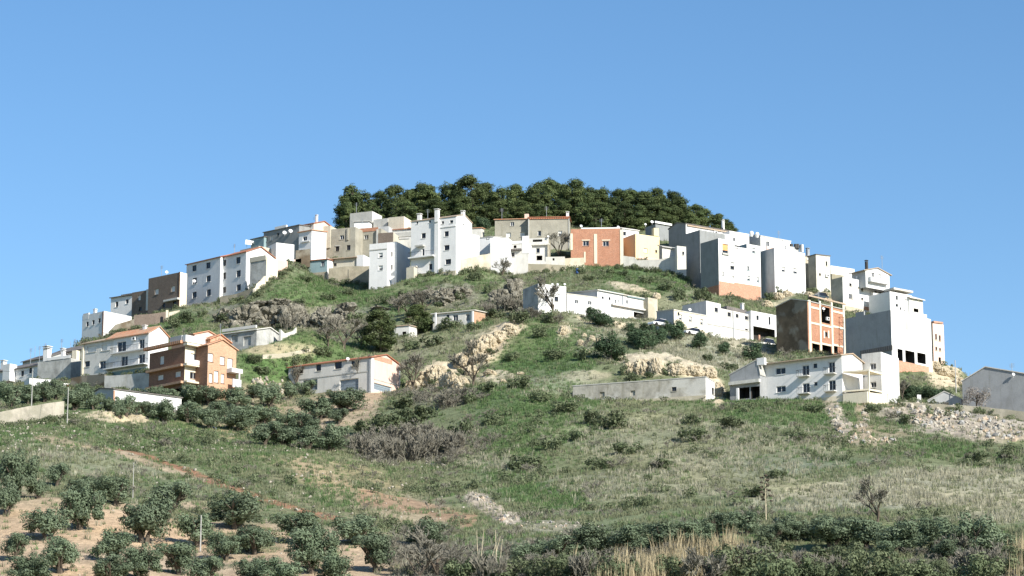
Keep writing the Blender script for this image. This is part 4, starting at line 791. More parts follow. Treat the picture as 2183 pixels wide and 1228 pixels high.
PROF = {
 -700: [(230, 1420), (290, 1260), (340, 1120), (400, 1000), (450, 930), (520, 860), (600, 830), (640, 850), (760, 930)],
 0:   [(230, 1400), (280, 1240), (330, 1065), (380, 965), (422, 917), (431, 905), (436, 880), (450, 872), (475, 850), (500, 820), (520, 808), (540, 806), (600, 830), (760, 940)],
 120: [(230, 1400), (280, 1240), (330, 1070), (380, 975), (420, 917), (440, 884), (470, 848), (492, 820), (512, 800), (530, 786), (545, 780), (570, 790), (620, 815), (760, 920)],
 200: [(230, 1400), (280, 1240), (330, 1078), (380, 985), (420, 917), (440, 882), (470, 845), (490, 815), (520, 775), (540, 742), (556, 722), (575, 706), (592, 700), (620, 715), (760, 860)],
 300: [(230, 1400), (285, 1240), (330, 1100), (380, 992), (422, 925), (436, 905), (448, 886), (472, 845), (500, 800), (530, 740), (556, 705), (580, 680), (600, 672), (640, 690), (760, 800)],
 400: [(230, 1400), (290, 1240), (330, 1120), (380, 1000), (420, 935), (432, 915), (440, 922), (452, 890), (475, 845), (500, 785), (530, 720), (552, 688), (572, 655), (600, 630), (650, 640), (760, 760)],
 600: [(230, 1400), (290, 1235), (340, 1100), (390, 995), (420, 945), (432, 936), (440, 948), (450, 920), (462, 888), (478, 842), (486, 826), (505, 772), (525, 722), (545, 688), (560, 642), (580, 598), (600, 548), (622, 510), (650, 500), (760, 600)],
 800: [(230, 1400), (290, 1240), (330, 1130), (380, 1032), (415, 982), (428, 970), (436, 962), (455, 900), (470, 860), (482, 834), (500, 785), (525, 720), (545, 672), (560, 635), (573, 618), (592, 570), (610, 520), (628, 487), (660, 470), (760, 560)],
 900: [(230, 1400), (290, 1240), (330, 1142), (380, 1050), (420, 985), (440, 930), (455, 880), (470, 845), (484, 832), (490, 795), (497, 770), (510, 742), (530, 698), (550, 645), (566, 608), (585, 575), (606, 515), (630, 470), (660, 458), (760, 540)],
 1100:[(230, 1400), (290, 1240), (320, 1145), (360, 1085), (400, 1005), (430, 920), (455, 835), (478, 798), (492, 765), (500, 725), (507, 695), (522, 676), (540, 640), (560, 605), (580, 582), (594, 555), (612, 512), (640, 470), (670, 460), (760, 540)],
 1250:[(230, 1400), (285, 1240), (315, 1150), (360, 1075), (400, 990), (430, 902), (450, 858), (462, 835), (480, 770), (500, 715), (520, 684), (535, 660), (555, 615), (578, 574), (602, 525), (640, 470), (670, 462), (760, 540)],
 1450:[(230, 1400), (285, 1240), (310, 1140), (350, 1072), (400, 965), (440, 876), (455, 858), (464, 808), (478, 772), (500, 738), (522, 700), (545, 640), (565, 600), (580, 585), (600, 530), (640, 480), (670, 475), (760, 560)],
 1650:[(230, 1400), (285, 1240), (310, 1150), (350, 1062), (400, 952), (440, 868), (455, 855), (470, 838), (490, 785), (505, 752), (522, 728), (545, 670), (572, 640), (590, 590), (620, 545), (660, 530), (760, 620)],
 1900:[(230, 1400), (290, 1200), (320, 1112), (360, 1032), (400, 952), (435, 885), (447, 862), (458, 852), (475, 825), (500, 778), (530, 705), (560, 664), (590, 640), (640, 640), (760, 760)],
 1980:[(230, 1400), (290, 1200), (330, 1102), (370, 1025), (405, 950), (436, 884), (448, 866), (460, 852), (478, 826), (500, 790), (522, 768), (540, 758), (560, 756), (600, 790), (760, 900)],
 2040:[(230, 1400), (290, 1200), (330, 1102), (370, 1025), (410, 945), (438, 884), (448, 868), (465, 850), (490, 826), (515, 806), (535, 802), (600, 830), (760, 930)],
 2085:[(230, 1400), (290, 1200), (330, 1102), (370, 1025), (410, 947), (436, 890), (447, 874), (465, 858), (500, 846), (535, 846), (600, 880), (760, 960)],
 2183:[(230, 1400), (290, 1200), (330, 1102), (370, 1025), (410, 950), (434, 900), (446, 884), (465, 870), (500, 860), (560, 860), (760, 950)],
 2900:[(230, 1420), (290, 1240), (340, 1120), (400, 1020), (460, 950), (560, 900), (640, 900), (760, 980)]}
DU, DY = 7.0, .8
UG = np.arange(-700, 2900 + 1, DU); YG = np.arange(230, 700, DY)
cols = np.array(sorted(PROF)); tab = np.stack([np.interp(YG, *zip(*PROF[c])) for c in cols], 1)
V0 = np.empty((len(YG), len(UG)))
for i in range(len(YG)): V0[i] = np.interp(UG, cols, tab[i])
def gsm(A, s, ax):
    r = int(3 * s) + 1; k = np.exp(-.5 * (np.arange(-r, r + 1) / s) ** 2); k /= k.sum()
    P = np.pad(A, [(r, r) if a == ax else (0, 0) for a in range(2)], mode='edge')
    return sum(k[j] * np.take(P, np.arange(j, j + A.shape[ax]), ax) for j in range(2 * r + 1))
V0 = gsm(gsm(V0, 1.6 / DY, 0), 24 / DU, 1)
def lookup(A, u, Y):
    fu = np.clip((np.asarray(u) - UG[0]) / DU, 0, len(UG) - 1.001); fy = np.clip((np.asarray(Y) - YG[0]) / DY, 0, len(YG) - 1.001)
    i = fy.astype(int); j = fu.astype(int); a = fy - i; c = fu - j
    return (A[i, j] * (1 - c) + A[i, j + 1] * c) * (1 - a) + (A[i + 1, j] * (1 - c) + A[i + 1, j + 1] * c) * a
def uof(X, Y, A):
    k = np.full(np.shape(X), .97)
    for _ in range(4):
        u = CX + F * np.asarray(X) / np.asarray(Y) * k; t = (CY - lookup(A, u, Y)) / F; k = CP - t * SP
    return u, t
UU, YY = np.meshgrid(UG, YG)
T0 = (CY - V0) / F; K0 = CP - T0 * SP
XX = YY * (UU - CX) / F / K0; ZZ = YY * (SP + T0 * CP) / K0
# pull the ground to the feet of the walls
C = np.array(CTL); u_, t_ = uof(C[:, 0], C[:, 1], V0); z0 = C[:, 1] * (SP + t_ * CP) / (CP - t_ * SP)
res = np.clip(C[:, 2] - z0, -9, 9); SIG = 5.5
d2 = (C[:, None, 0] - C[None, :, 0]) ** 2 + (C[:, None, 1] - C[None, :, 1]) ** 2
wts = np.linalg.solve(np.exp(-d2 / (2 * SIG * SIG)) + .12 * np.eye(len(C)), res)
DZ = np.zeros_like(ZZ); NEAR = np.zeros_like(ZZ)
for (cx, cy, _), w in zip(C, wts):
    i0, i1 = np.searchsorted(YG, [cy - 18, cy + 18]); xs = XX[i0:i1]; sel = np.abs(xs - cx).min(0) < 18
    j = np.where(sel)[0]
    if len(j) == 0 or i1 <= i0: continue
    s = np.s_[i0:i1, j[0]:j[-1] + 1]; e = np.exp(-((XX[s] - cx) ** 2 + (YY[s] - cy) ** 2) / (2 * SIG * SIG))
    DZ[s] += w * e; NEAR[s] = np.maximum(NEAR[s], np.exp(-((XX[s] - cx) ** 2 + (YY[s] - cy) ** 2) / 8))
ZZ = ZZ + DZ
# ground cover classes, laid down where each kind of ground lies on the hillside
KEY = {k: i for i, k in enumerate('dull lush dry soil red cliff rock rubble bramble'.split())}
PAL = np.array([(.155, .176, .098), (.086, .146, .056), (.31, .30, .215), (.405, .312, .215), (.33, .165, .105), (.50, .43, .31), (.21, .205, .155), (.36, .31, .245), (.16, .15, .115)])
def ell(cx, cy, rx, ry, ang, k, s): return ('e', cx, cy, rx, ry, R(ang), KEY[k], s)
def cap(x0, y0, x1, y1, w, k, s): return ('c', x0, y0, x1, y1, w, KEY[k], s)
COVER = [
 ell(300, 935, 420, 40, 4, 'lush', .75), ell(430, 1010, 420, 60, 14, 'dull', .6), ell(180, 985, 160, 30, 8, 'dry', .35),
 ell(230, 1170, 420, 105, 3, 'soil', 1.0), ell(700, 1205, 210, 70, 0, 'soil', 1.0), ell(30, 1080, 110, 60, 0, 'soil', .8), ell(560, 890, 150, 60, 0, 'soil', .55), ell(720, 880, 90, 50, 0, 'soil', .9), ell(780, 850, 40, 22, -35, 'soil', 1.0),
 ell(760, 1050, 190, 60, 20, 'soil', .35), ell(900, 1095, 120, 35, 8, 'soil', .55), ell(700, 1040, 90, 30, 20, 'lush', .5),
 cap(80, 932, 270, 968, 6, 'soil', .7), cap(230, 958, 470, 1037, 4, 'soil', .8), cap(250, 953, 480, 1031, 3.5, 'red', .8), cap(440, 1030, 730, 1110, 4.5, 'red', .8), cap(640, 1000, 780, 1065, 18, 'soil', .5), cap(780, 1060, 1000, 1105, 14, 'red', .4),
 ell(1125, 885, 150, 80, 0, 'lush', 1.3), ell(1040, 960, 90, 60, 0, 'lush', .5), ell(1180, 745, 125, 62, 0, 'lush', .9), ell(1120, 800, 90, 40, 0, 'lush', .5),
 ell(660, 628, 120, 50, 0, 'lush', 1.0), ell(560, 785, 60, 30, 0, 'lush', 1.0), ell(1400, 592, 140, 36, 10, 'lush', .8), ell(830, 645, 70, 26, 0, 'lush', .8), ell(960, 590, 100, 30, 0, 'lush', .55), ell(690, 735, 80, 32, 0, 'lush', .8), ell(390, 692, 60, 22, 0, 'lush', .6), ell(1000, 690, 50, 25, 0, 'lush', .5), ell(1820, 900, 90, 50, 0, 'lush', .5), ell(1960, 940, 120, 35, 0, 'lush', .55), ell(1650, 880, 120, 25, 0, 'lush', .7),
 ell(1380, 935, 230, 60, 4, 'dry', .4), ell(1640, 960, 200, 50, 0, 'dry', .25), ell(1950, 1045, 380, 42, -3, 'dry', 1.0), ell(1450, 1025, 330, 36, -4, 'dry', .5), ell(2120, 1090, 120, 26, 0, 'dry', .8), ell(1050, 985, 90, 22, 0, 'dry', .5), ell(1850, 930, 90, 26, 0, 'soil', .55), cap(1835, 870, 1850, 940, 10, 'soil', .8), cap(1770, 860, 1800, 915, 12, 'rubble', .9), ell(1480, 745, 130, 42, 16, 'dry', .75), ell(1590, 770, 80, 40, 20, 'dry', .6), ell(1280, 700, 90, 24, 12, 'dry', .4),
 ell(940, 802, 66, 36, 12, 'cliff', 1.1), ell(1000, 770, 22, 30, 0, 'cliff', .9), ell(1045, 735, 62, 32, -32, 'cliff', 1.2), ell(1085, 705, 36, 14, -20, 'cliff', .9), ell(1205, 702, 18, 22, 0, 'cliff', .8), ell(1385, 778, 62, 26, 0, 'cliff', 1.1), ell(1475, 790, 66, 24, 12, 'cliff', 1.1), ell(1060, 805, 50, 12, 0, 'cliff', .8), ell(1340, 612, 56, 9, 14, 'cliff', .9), ell(1250, 800, 60, 10, 0, 'cliff', .5), ell(2015, 790, 40, 34, 30, 'cliff', .9), ell(1985, 760, 14, 20, 0, 'cliff', .8), ell(250, 893, 76, 12, 2, 'cliff', .8), ell(1660, 612, 32, 38, 0, 'cliff', .7), ell(1780, 625, 50, 22, 10, 'cliff', .6), ell(1590, 735, 60, 22, 20, 'cliff', .5), ell(1270, 735, 40, 24, 0, 'rock', .7), ell(1280, 684, 60, 9, 14, 'cliff', .9), ell(1530, 835, 16, 26, 0, 'cliff', .9), ell(600, 745, 70, 12, 0, 'cliff', .5),
 ell(560, 672, 95, 34, 0, 'rock', .8), ell(715, 672, 66, 30, 0, 'rock', .8), ell(960, 632, 56, 30, 0, 'rock', .8), ell(1090, 640, 40, 34, 0, 'rock', .7), ell(470, 660, 60, 18, 0, 'rock', .6), ell(800, 660, 40, 12, 0, 'rock', .5), ell(1160, 575, 60, 16, 0, 'rock', .4),
 ell(2050, 900, 170, 36, 6, 'rubble', 1.1), ell(2120, 925, 90, 22, 0, 'rubble', .8), cap(1010, 1062, 1090, 1110, 14, 'rubble', 1.0), ell(1180, 1125, 120, 12, 0, 'rubble', .5), ell(1850, 940, 110, 12, 0, 'rubble', .4),
 ell(870, 950, 130, 45, 0, 'bramble', .9), ell(940, 850, 80, 24, 0, 'bramble', .6), ell(1000, 930, 70, 40, 0, 'bramble', .4), ell(900, 1190, 90, 60, 0, 'bramble', .8), ell(1700, 1210, 260, 40, 0, 'soil', .45), ell(1230, 1200, 250, 50, 0, 'bramble', .6), ell(720, 700, 60, 30, 0, 'bramble', .5), ell(2050, 1215, 160, 40, 0, 'bramble', .6), ell(1165, 1064, 80, 26, 6, 'lush', 1.2), cap(1275, 692, 1400, 738, 6, 'dry', .9), cap(1400, 738, 1560, 786, 7, 'dry', .9), ell(1230, 660, 80, 20, 10, 'dry', .4), ell(1010, 720, 40, 26, 0, 'dry', .5), ell(1180, 820, 120, 26, 0, 'dry', .45), ell(900, 740, 80, 26, 0, 'dry', .4), ell(1560, 690, 60, 30, 0, 'dry', .4), ell(1450, 650, 60, 30, 0, 'dry', .35), ell(640, 690, 60, 14, 0, 'dry', .4)]
def cover(u, v, X, Y):
    """share of each kind of ground at a spot; edges broken up by noise in world metres"""
    W = np.zeros((len(u), len(KEY))); W[:, 0] = 1
    nz = fbm(X, Y, 9.0, 4, 31, .6); nz2 = fbm(X, Y, 4.0, 4, 77, .65)
    for c in COVER:
        if c[0] == 'e':
            _, cx, cy, rx, ry, a, k, s = c; dx, dy = u - cx, v - cy
            p = (dx * math.cos(a) + dy * math.sin(a)) / rx; q = (-dx * math.sin(a) + dy * math.cos(a)) / ry; d = np.sqrt(p * p + q * q)
        else:
            _, x0, y0, x1, y1, w, k, s = c; ex, ey = x1 - x0, y1 - y0; t = np.clip(((u - x0) * ex + (v - y0) * ey) / (ex * ex + ey * ey), 0, 1)
            d = np.hypot(u - x0 - t * ex, v - y0 - t * ey) / w * .8
        m = np.clip((1.15 - d + .55 * nz + .35 * nz2) / .35, 0, 1) * min(s, 1) * (1 if s >= 1 else 1)
        if k == KEY['lush']: m = m * np.clip(.72 + .75 * nz2 + .35 * nz, .25, 1)
        m = m[:, None]; W *= (1 - m); W[:, k] += m[:, 0]
    return W
vf = V0.ravel(); Xf, Yf = XX.ravel(), YY.ravel()
Zc = ZZ.ravel(); depf = Yf * CP + Zc * SP; vf = CY - F * (Zc * CP - Yf * SP) / depf; uf = CX + F * Xf / depf
WC = cover(uf, vf, Xf, Yf)
crag = WC[:, KEY['cliff']] + WC[:, KEY['rock']] + .7 * WC[:, KEY['rubble']]
n_big = fbm(Xf, Yf, 14, 3, 5); n_mid = fbm(Xf, Yf, 3.6, 4, 11, .6); rid = 1 - np.abs(fbm(Xf * 1.3, Yf * .6, 5.0, 4, 23, .6)) * 2
quiet = 1 - .8 * NEAR.ravel()
Zf = Zc + quiet * (.55 * n_big + .22 * n_mid * (1 + crag * 2.0) + .9 * crag * (rid - .4))
ZT = Zf.reshape(ZZ.shape)
def gz(X, Y):
    dep = np.asarray(Y, float) * CP; z = None
    u, _ = uof(X, Y, V0)
    return lookup(ZT, u, Y)
def hit(px, py, y0=235.0, y1=690.0):
    """first point of the hillside met along the sight line of a photo pixel"""
    ys = np.arange(y0, y1, .5); d = at(px, py, 1.0); Xs, Zs = ys * d[0], ys * d[2]
    below = gz(Xs, ys) >= Zs; i = int(np.argmax(below))
    if not below.any(): return None
    return np.array((Xs[i], ys[i], gz(np.array([Xs[i]]), np.array([ys[i]]))[0]))
cn = fbm(Xf, Yf, 2.2, 4, 41, .65)[:, None]; cn2 = fbm(Xf, Yf, 20, 3, 43)[:, None]
RGBc = (WC @ PAL) * (1 + .38 * cn) * (1 + .15 * cn2)
RGBc = RGBc * (1 + .10 * np.stack([cn2[:, 0], 0 * cn2[:, 0], -cn2[:, 0]], 1))
nr, nc = ZZ.shape
idx = np.arange(nr * nc).reshape(nr, nc)
quads = np.stack([idx[:-1, :-1], idx[:-1, 1:], idx[1:, 1:], idx[1:, :-1]], -1).reshape(-1, 4)
def mesh_np(name, V, Q):
    me = bpy.data.meshes.new(name); k = Q.shape[1]
    me.vertices.add(len(V)); me.vertices.foreach_set('co', np.ascontiguousarray(V, dtype=np.float32).ravel())
    me.loops.add(Q.size); me.loops.foreach_set('vertex_index', Q.astype(np.int32).ravel())
    me.polygons.add(len(Q)); me.polygons.foreach_set('loop_start', np.arange(0, Q.size, k, dtype=np.int32))
    me.update(calc_edges=True); return me
# skirts: the hill runs down to the valley floor in front, behind and to the sides
hill = mesh_np('hillside', np.stack([Xf, Yf, Zf], 1), quads)
hill.polygons.foreach_set('use_smooth', [True] * len(quads))
ca = hill.color_attributes.new('ground_col', 'FLOAT_COLOR', 'POINT'); ca.data.foreach_set('color', np.concatenate([np.clip(RGBc, .01, .9), np.ones((len(RGBc), 1))], 1).astype(np.float32).ravel())
m, n, l, b = newmat('hillside_ground'); b.inputs['Roughness'].default_value = 1.0; b.inputs['Specular IOR Level'].default_value = .05
a_ = node(n, 'ShaderNodeAttribute', attribute_name='ground_col'); geo = node(n, 'ShaderNodeNewGeometry')
n1 = node(n, 'ShaderNodeTexNoise', i_Scale=1.6, i_Detail=8.0, i_Roughness=.7); l.new(geo.outputs['Position'], n1.inputs['Vector'])
n2 = node(n, 'ShaderNodeTexNoise', i_Scale=.5, i_Detail=6.0, i_Roughness=.6); l.new(geo.outputs['Position'], n2.inputs['Vector'])
mm = node(n, 'ShaderNodeMix', data_type='RGBA', blend_type='MULTIPLY'); mm.inputs[0].default_value = 1
l.new(a_.outputs['Color'], mm.inputs[6]); l.new(ramp(n, l, n1.outputs[0], [(.30, g(.62)), (.72, g(1.3))]), mm.inputs[7]); l.new(mm.outputs[2], b.inputs['Base Color'])
bp = node(n, 'ShaderNodeBump', i_Strength=.7, i_Distance=.35); l.new(n1.outputs[0], bp.inputs['Height']); l.new(bp.outputs[0], b.inputs['Normal'])
hill.materials.append(m); o = link('hillside', hill); tag(o, 'terraced hillside of grass, bare soil and tan cliffs below the village', kind='structure')
def strip_mesh(edge, outer, name):
    k = len(edge); V = np.concatenate([edge, outer]); Q = np.stack([np.arange(k - 1), np.arange(1, k), np.arange(1, k) + k, np.arange(k - 1) + k], 1); return V, Q
G = np.stack([XX, YY, ZT], -1)
def flank(edge, push):
    E = np.array(edge); rows = [E]
    for s in (.25, .6, 1.0):
        q = E + np.array(push) * s; q[:, 2] = E[:, 2] * (1 - s) ** 1.5 + (-3) * (1 - (1 - s) ** 1.5); rows.append(q)
    return rows
VV, QQ, off = [], [], 0
for edge, push in ((G[0][::4], (0, -170, 0)), (G[-1][::4], (0, 420, 0)), (G[::4, 0], (-420, 0, 0)), (G[::4, -1], (420, 0, 0))):
    rows = flank(edge, push); k = len(edge)
    for r_ in rows: VV.append(r_)
    for i in range(3):
        a0 = off + i * k; QQ.append(np.stack([np.arange(k - 1) + a0, np.arange(1, k) + a0, np.arange(1, k) + a0 + k, np.arange(k - 1) + a0 + k], 1))
    off += 4 * k
m2 = plain('far_ground', (.17, .16, .09), rough=1.0, spec=.05, var=.5, scale=.05)
me = mesh_np('hill_flank', np.concatenate(VV), np.concatenate(QQ)); me.materials.append(m2); o = link('hill_flank', me); tag(o, kind='structure')
t = MB(); S = 4500; t.quad((-S, -S, -2.2), (S, -S, -2.2), (S, S, -2.2), (-S, S, -2.2)); o = t.build('valley_ground', m2); tag(o, kind='structure')
# ------------------------------------------------------------------ plants: prototypes
leaf_mat('olive_leaf', (.108, .150, .086), (.210, .260, .165), .25)
leaf_mat('pine_needle', (.056, .090, .038), (.155, .190, .072), .28)
leaf_mat('holm_leaf', (.044, .078, .042), (.100, .145, .075), .2)
leaf_mat('shrub_leaf', (.086, .118, .058), (.175, .200, .110), .25)
leaf_mat('blossom', (.46, .42, .40), (.26, .24, .20), .3)
leaf_mat('grass_green', (.072, .132, .046), (.140, .205, .080), .3)
leaf_mat('grass_dull', (.140, .162, .088), (.245, .252, .150), .3)
leaf_mat('grass_straw', (.31, .295, .21), (.43, .41, .31), .3)
leaf_mat('bramble_twig', (.12, .105, .088), (.23, .205, .175), .1)
leaf_mat('cane', (.33, .265, .155), (.45, .38, .24), .25)
leaf_mat('agave_leaf', (.12, .17, .15), (.25, .31, .27), .05)
def rdir(n, r):
    v = r.normal(size=(n, 3)); return v / np.linalg.norm(v, axis=1, keepdims=True)
def card_mesh(name, clumps, size, mat, seed, ratio=.55, up=.25, shell=.55):
    """many small leaf sprays spread through clumps (x, y, z, rx, rz, count); tint varies by clump and by spray"""
    r = np.random.default_rng(seed); P, N, S, T = [], [], [], []
    for (x, y, z, rx, rz, n) in clumps:
        d = rdir(n, r); rad = shell + (1 - shell) * r.random(n) ** .6
        lump = 1 + .22 * np.sin(d[:, 0] * 5 + seed) * np.cos(d[:, 1] * 4 + x) + .15 * np.sin(d[:, 2] * 7 + y)
        p = d * (rad * lump)[:, None] * np.array((rx, rx, rz)) + np.array((x, y, z))
        P.append(p); N.append(d + .55 * rdir(n, r) + np.array((0, 0, up))); S.append(size * (.55 + .9 * r.random(n))); T.append(np.clip(r.random() * .6 + .4 * r.random(n), 0, 1))
    P, N, S, T = map(np.concatenate, (P, N, S, T)); N /= np.linalg.norm(N, axis=1, keepdims=True)
    A = np.cross(N, rdir(len(P), r)); A /= np.linalg.norm(A, axis=1, keepdims=True); B = np.cross(N, A)
    A *= S[:, None]; B *= (S * ratio)[:, None]; bend = N * (S * .25)[:, None]
    V = np.stack([P - A, P - B * .9 + bend, P + A, P + B + bend], 1).reshape(-1, 3)
    me = mesh_np(name, V, np.arange(len(V)).reshape(-1, 4)); me.materials.append(M[mat])
    a = me.attributes.new('tint', 'FLOAT', 'POINT'); a.data.foreach_set('value', np.repeat(T, 4).astype(np.float32)); return me
def limb_mesh(name, segs, mat, n=5):
    mb = MB()
    for p, q, a, c in segs: mb.tube([p, q], [a, c], n, cap=False)
    me = bpy.data.meshes.new(name); me.from_pydata([tuple(v) for v in mb.v], [], mb.f); me.materials.append(M[mat]); me.polygons.foreach_set('use_smooth', [True] * len(mb.f)); me.update(); return me
def branch(segs, p, d, L, r, depth, rnd, spread=.55, lift=.15, kids=3, tip=.012):
    q = p + d * L * rnd.uniform(.8, 1.2); segs.append((p, q, r, max(r * .68, tip)))
    if depth == 0: return
    for k in range(kids if depth > 1 else kids + 1):
        e = np.array([rnd.gauss(0, spread), rnd.gauss(0, spread), rnd.gauss(lift, spread * .5)]); nd = d + e; nd /= np.linalg.norm(nd)
        branch(segs, p + (q - p) * rnd.uniform(.55, 1.0), nd, L * rnd.uniform(.6, .82), max(r * .62, tip), depth - 1, rnd, spread, lift, kids, tip)
PROTO = {}
def proto(kind, parts): PROTO.setdefault(kind, []).append(parts)
for s in range(5):                                        # olive: short gnarled trunk, broken grey-green crown. 4.6 m wide, 4 m high
    r = random.Random(100 + s); segs = []; cl = []
    for k in range(r.choice((2, 3, 3))):
        a = r.uniform(0, 6.28); p0 = np.array((.15 * math.cos(a), .15 * math.sin(a), -.4)); p1 = np.array((.3 * math.cos(a), .3 * math.sin(a), .7)); p2 = np.array((1.0 * math.cos(a), 1.0 * math.sin(a), 1.7))
        segs += [(p0, p1, .24, .17), (p1, p2, .17, .09)]
        for j in range(3): b_ = a + r.uniform(-.9, .9); segs.append((p2, p2 + np.array((.7 * math.cos(b_), .7 * math.sin(b_), r.uniform(.3, 1.0))), .07, .03))
    for k in range(24):
        a = r.uniform(0, 6.28); q = r.uniform(.2, 1.75) ; z = 1.95 + .15 * (s % 3) + r.uniform(-1.25, 1.2) * (1 - .22 * q); cl.append((q * math.cos(a), q * math.sin(a), z, r.uniform(.38, .95), r.uniform(.4, .85), 210))
    cl.append((.2 * (s - 2), .15 * (s % 3 - 1), 2.0, 1.15, 1.1, 600))
    proto('olive', [('crown', card_mesh('olive_crown', cl, .125, 'olive_leaf', 10 + s, .45)), ('trunk', limb_mesh('olive_trunk', segs, 'bark'))])
for s in range(6):                                        # Aleppo pine: rounded, clumpy dark crown. 7 m wide, 9.5 m high
    r = random.Random(200 + s); cl = []; pw = (1.3, 2.4, 1.8, 3.2, 1.5, 2.2)[s]; lx, ly = r.uniform(-.6, .6), r.uniform(-.6, .6); segs = [(np.array((0, 0, -1.)), np.array((.2, 0, 4.)), .26, .2), (np.array((.2, 0, 4.)), np.array((.1, .2, 8.)), .2, .06)]
    for k in range(44):
        z = r.uniform(1.0, 8.8); t = (z - 1.0) / 7.8; rm = 3.0 * (1 - t ** pw) ** .55 * (.75 + .25 * min(1, t * 4)) ; a = r.uniform(0, 6.28); q = rm * r.uniform(.45, 1.0) ** .7
        cl.append((q * math.cos(a) + lx * t, q * math.sin(a) + ly * t, z, r.uniform(.55, 1.3), r.uniform(.5, .95), 230))
        segs.append((np.array((.15, .1, z - .8)), np.array((q * .8 * math.cos(a), q * .8 * math.sin(a), z)), .06, .02))
    cl += [(0, 0, 9.0, .6, .8, 60), (0, 0, 3.5, 2.0, 2.2, 500), (0, 0, 6.5, 1.5, 1.8, 350)]
    proto('pine', [('crown', card_mesh('pine_crown', cl, .19, 'pine_needle', 30 + s, .38, .45)), ('trunk', limb_mesh('pine_trunk', segs, 'bark'))])
for s in range(3):                                        # dense evergreen tree. 4 m wide, 4 m high
    r = random.Random(300 + s); cl = [(0, 0, 2.0, 1.45, 1.5, 420)]; segs = [(np.array((0, 0, -.5)), np.array((0, 0, 1.6)), .16, .1)]
    for k in range(16):
        a = r.uniform(0, 6.28); q = r.uniform(.6, 1.4); cl.append((q * math.cos(a), q * math.sin(a), r.uniform(.7, 3.3), r.uniform(.5, .85), r.uniform(.5, .8), 190))
    proto('evergreen', [('crown', card_mesh('evergreen_crown', cl, .125, 'holm_leaf', 50 + s, .55)), ('trunk', limb_mesh('evergreen_trunk', segs, 'bark'))])
for s in range(4):                                        # loose shrub. 2.4 m wide, 1.5 m high
    r = random.Random(400 + s); cl = [(0, 0, .5, .8, .5, 150)]
    for k in range(10):
        a = r.uniform(0, 6.28); q = r.uniform(.3, 1.0); cl.append((q * math.cos(a), q * math.sin(a), r.uniform(.25, 1.1), r.uniform(.3, .5), r.uniform(.25, .45), 60))
    proto('shrub', [(None, card_mesh('shrub_foliage', cl, .12, 'shrub_leaf', 70 + s, .5))])
for s in range(4):                                        # leafless tree. about 5 m high
    rnd = random.Random(500 + s); segs = []; branch(segs, np.array((0, 0, -.4)), np.array((rnd.gauss(0, .06), rnd.gauss(0, .06), 1.)), 1.2, .10, 6, rnd, .46, .16, 3, .013)
    tr = [g_ for g_ in segs if g_[2] > .03]; tw = [g_ for g_ in segs if g_[2] <= .03]
    proto('bare', [('branches', limb_mesh('bare_branches', tw, 'twig', 3)), ('trunk', limb_mesh('bare_trunk', tr, 'bark', 6))])
for s in range(3):                                        # leafless thicket. 3 m wide, 2 m high
    rnd = random.Random(600 + s); segs = []
    for k in range(14):
        a = rnd.uniform(0, 6.28); q = rnd.uniform(.1, 1.2); d = np.array((.5 * math.cos(a) + rnd.gauss(0, .2), .5 * math.sin(a) + rnd.gauss(0, .2), 1.)); d /= np.linalg.norm(d)
        branch(segs, np.array((q * math.cos(a), q * math.sin(a), -.2)), d, .62, .034, 3, rnd, .55, .08, 4, .016)
    proto('thicket', [(None, limb_mesh('thicket_twigs', segs, 'twig', 3))])
for s in range(4):                                        # big loose bush without a visible trunk
    r = random.Random(450 + s); cl = [(0, 0, .9, 1.4, .8, 300)]
    for k in range(20):
        a = r.uniform(0, 6.28); q = r.uniform(.4, 1.9); cl.append((q * math.cos(a), q * math.sin(a), r.uniform(.2, 2.0) * (1 - .2 * q), r.uniform(.35, .75), r.uniform(.3, .65), 130))
    proto('bush', [(None, card_mesh('bush_foliage', cl, .12, 'shrub_leaf', 120 + s, .45))])
r = random.Random(9); cl = [(0, 0, 2.0, 1.5, 1.0, 300)] + [(1.6 * math.cos(k), 1.6 * math.sin(k), 1.6 + .7 * math.sin(k * 3), .8, .7, 110) for k in range(12)]
rnd = random.Random(77); segs = []; branch(segs, np.array((0, 0, -.4)), np.array((0, 0, 1.)), 1.0, .14, 4, rnd, .6, .1, 3, .02)
proto('almond', [('crown', card_mesh('blossom_crown', cl, .11, 'blossom', 91, .5, shell=.4)), ('trunk', limb_mesh('almond_trunk', segs, 'bark'))])
SIZE = dict(olive=(3.9, 3.45), pine=(6.3, 9.4), evergreen=(3.8, 3.9), shrub=(2.3, 1.4), bare=(4.2, 5.0), thicket=(3.6, 2.3), almond=(4.6, 3.0))
for k_ in ('bare', 'thicket', 'bush'):
    w_, h_ = [], []
    for pr in PROTO[k_]:
        co = np.concatenate([np.array([v.co[:] for v in me.vertices]) for _, me in pr]); w_.append((np.ptp(np.percentile(co[:, 0], (2, 98))) + np.ptp(np.percentile(co[:, 1], (2, 98)))) / 2); h_.append(np.percentile(co[:, 2], 99))
    SIZE[k_] = (float(np.mean(w_)), float(np.mean(h_)))
KIDX = {}
def plant(kind, name, p, w, h, label, cat, group=None, rot=None):
    """a copy of one prototype with its parts, w metres wide and h metres high"""
    i = KIDX.get(kind, 0); KIDX[kind] = i + 1; parts = PROTO[kind][i % len(PROTO[kind])]
    sw, sh = w / SIZE[kind][0], h / SIZE[kind][1]
    if parts[0][0] is None: root = bpy.data.objects.new(name, parts[0][1])
    else: root = bpy.data.objects.new(name, None); root.empty_display_size = .5
    COL.objects.link(root); root.location = p; root.scale = (sw, sw, sh); root.rotation_euler = (0, 0, random.uniform(0, 6.28) if rot is None else rot)
    if parts[0][0] is not None:
        for nm, me in parts: c = bpy.data.objects.new(nm, me); COL.objects.link(c); c.parent = root
    tag(root, label, cat, group); return root
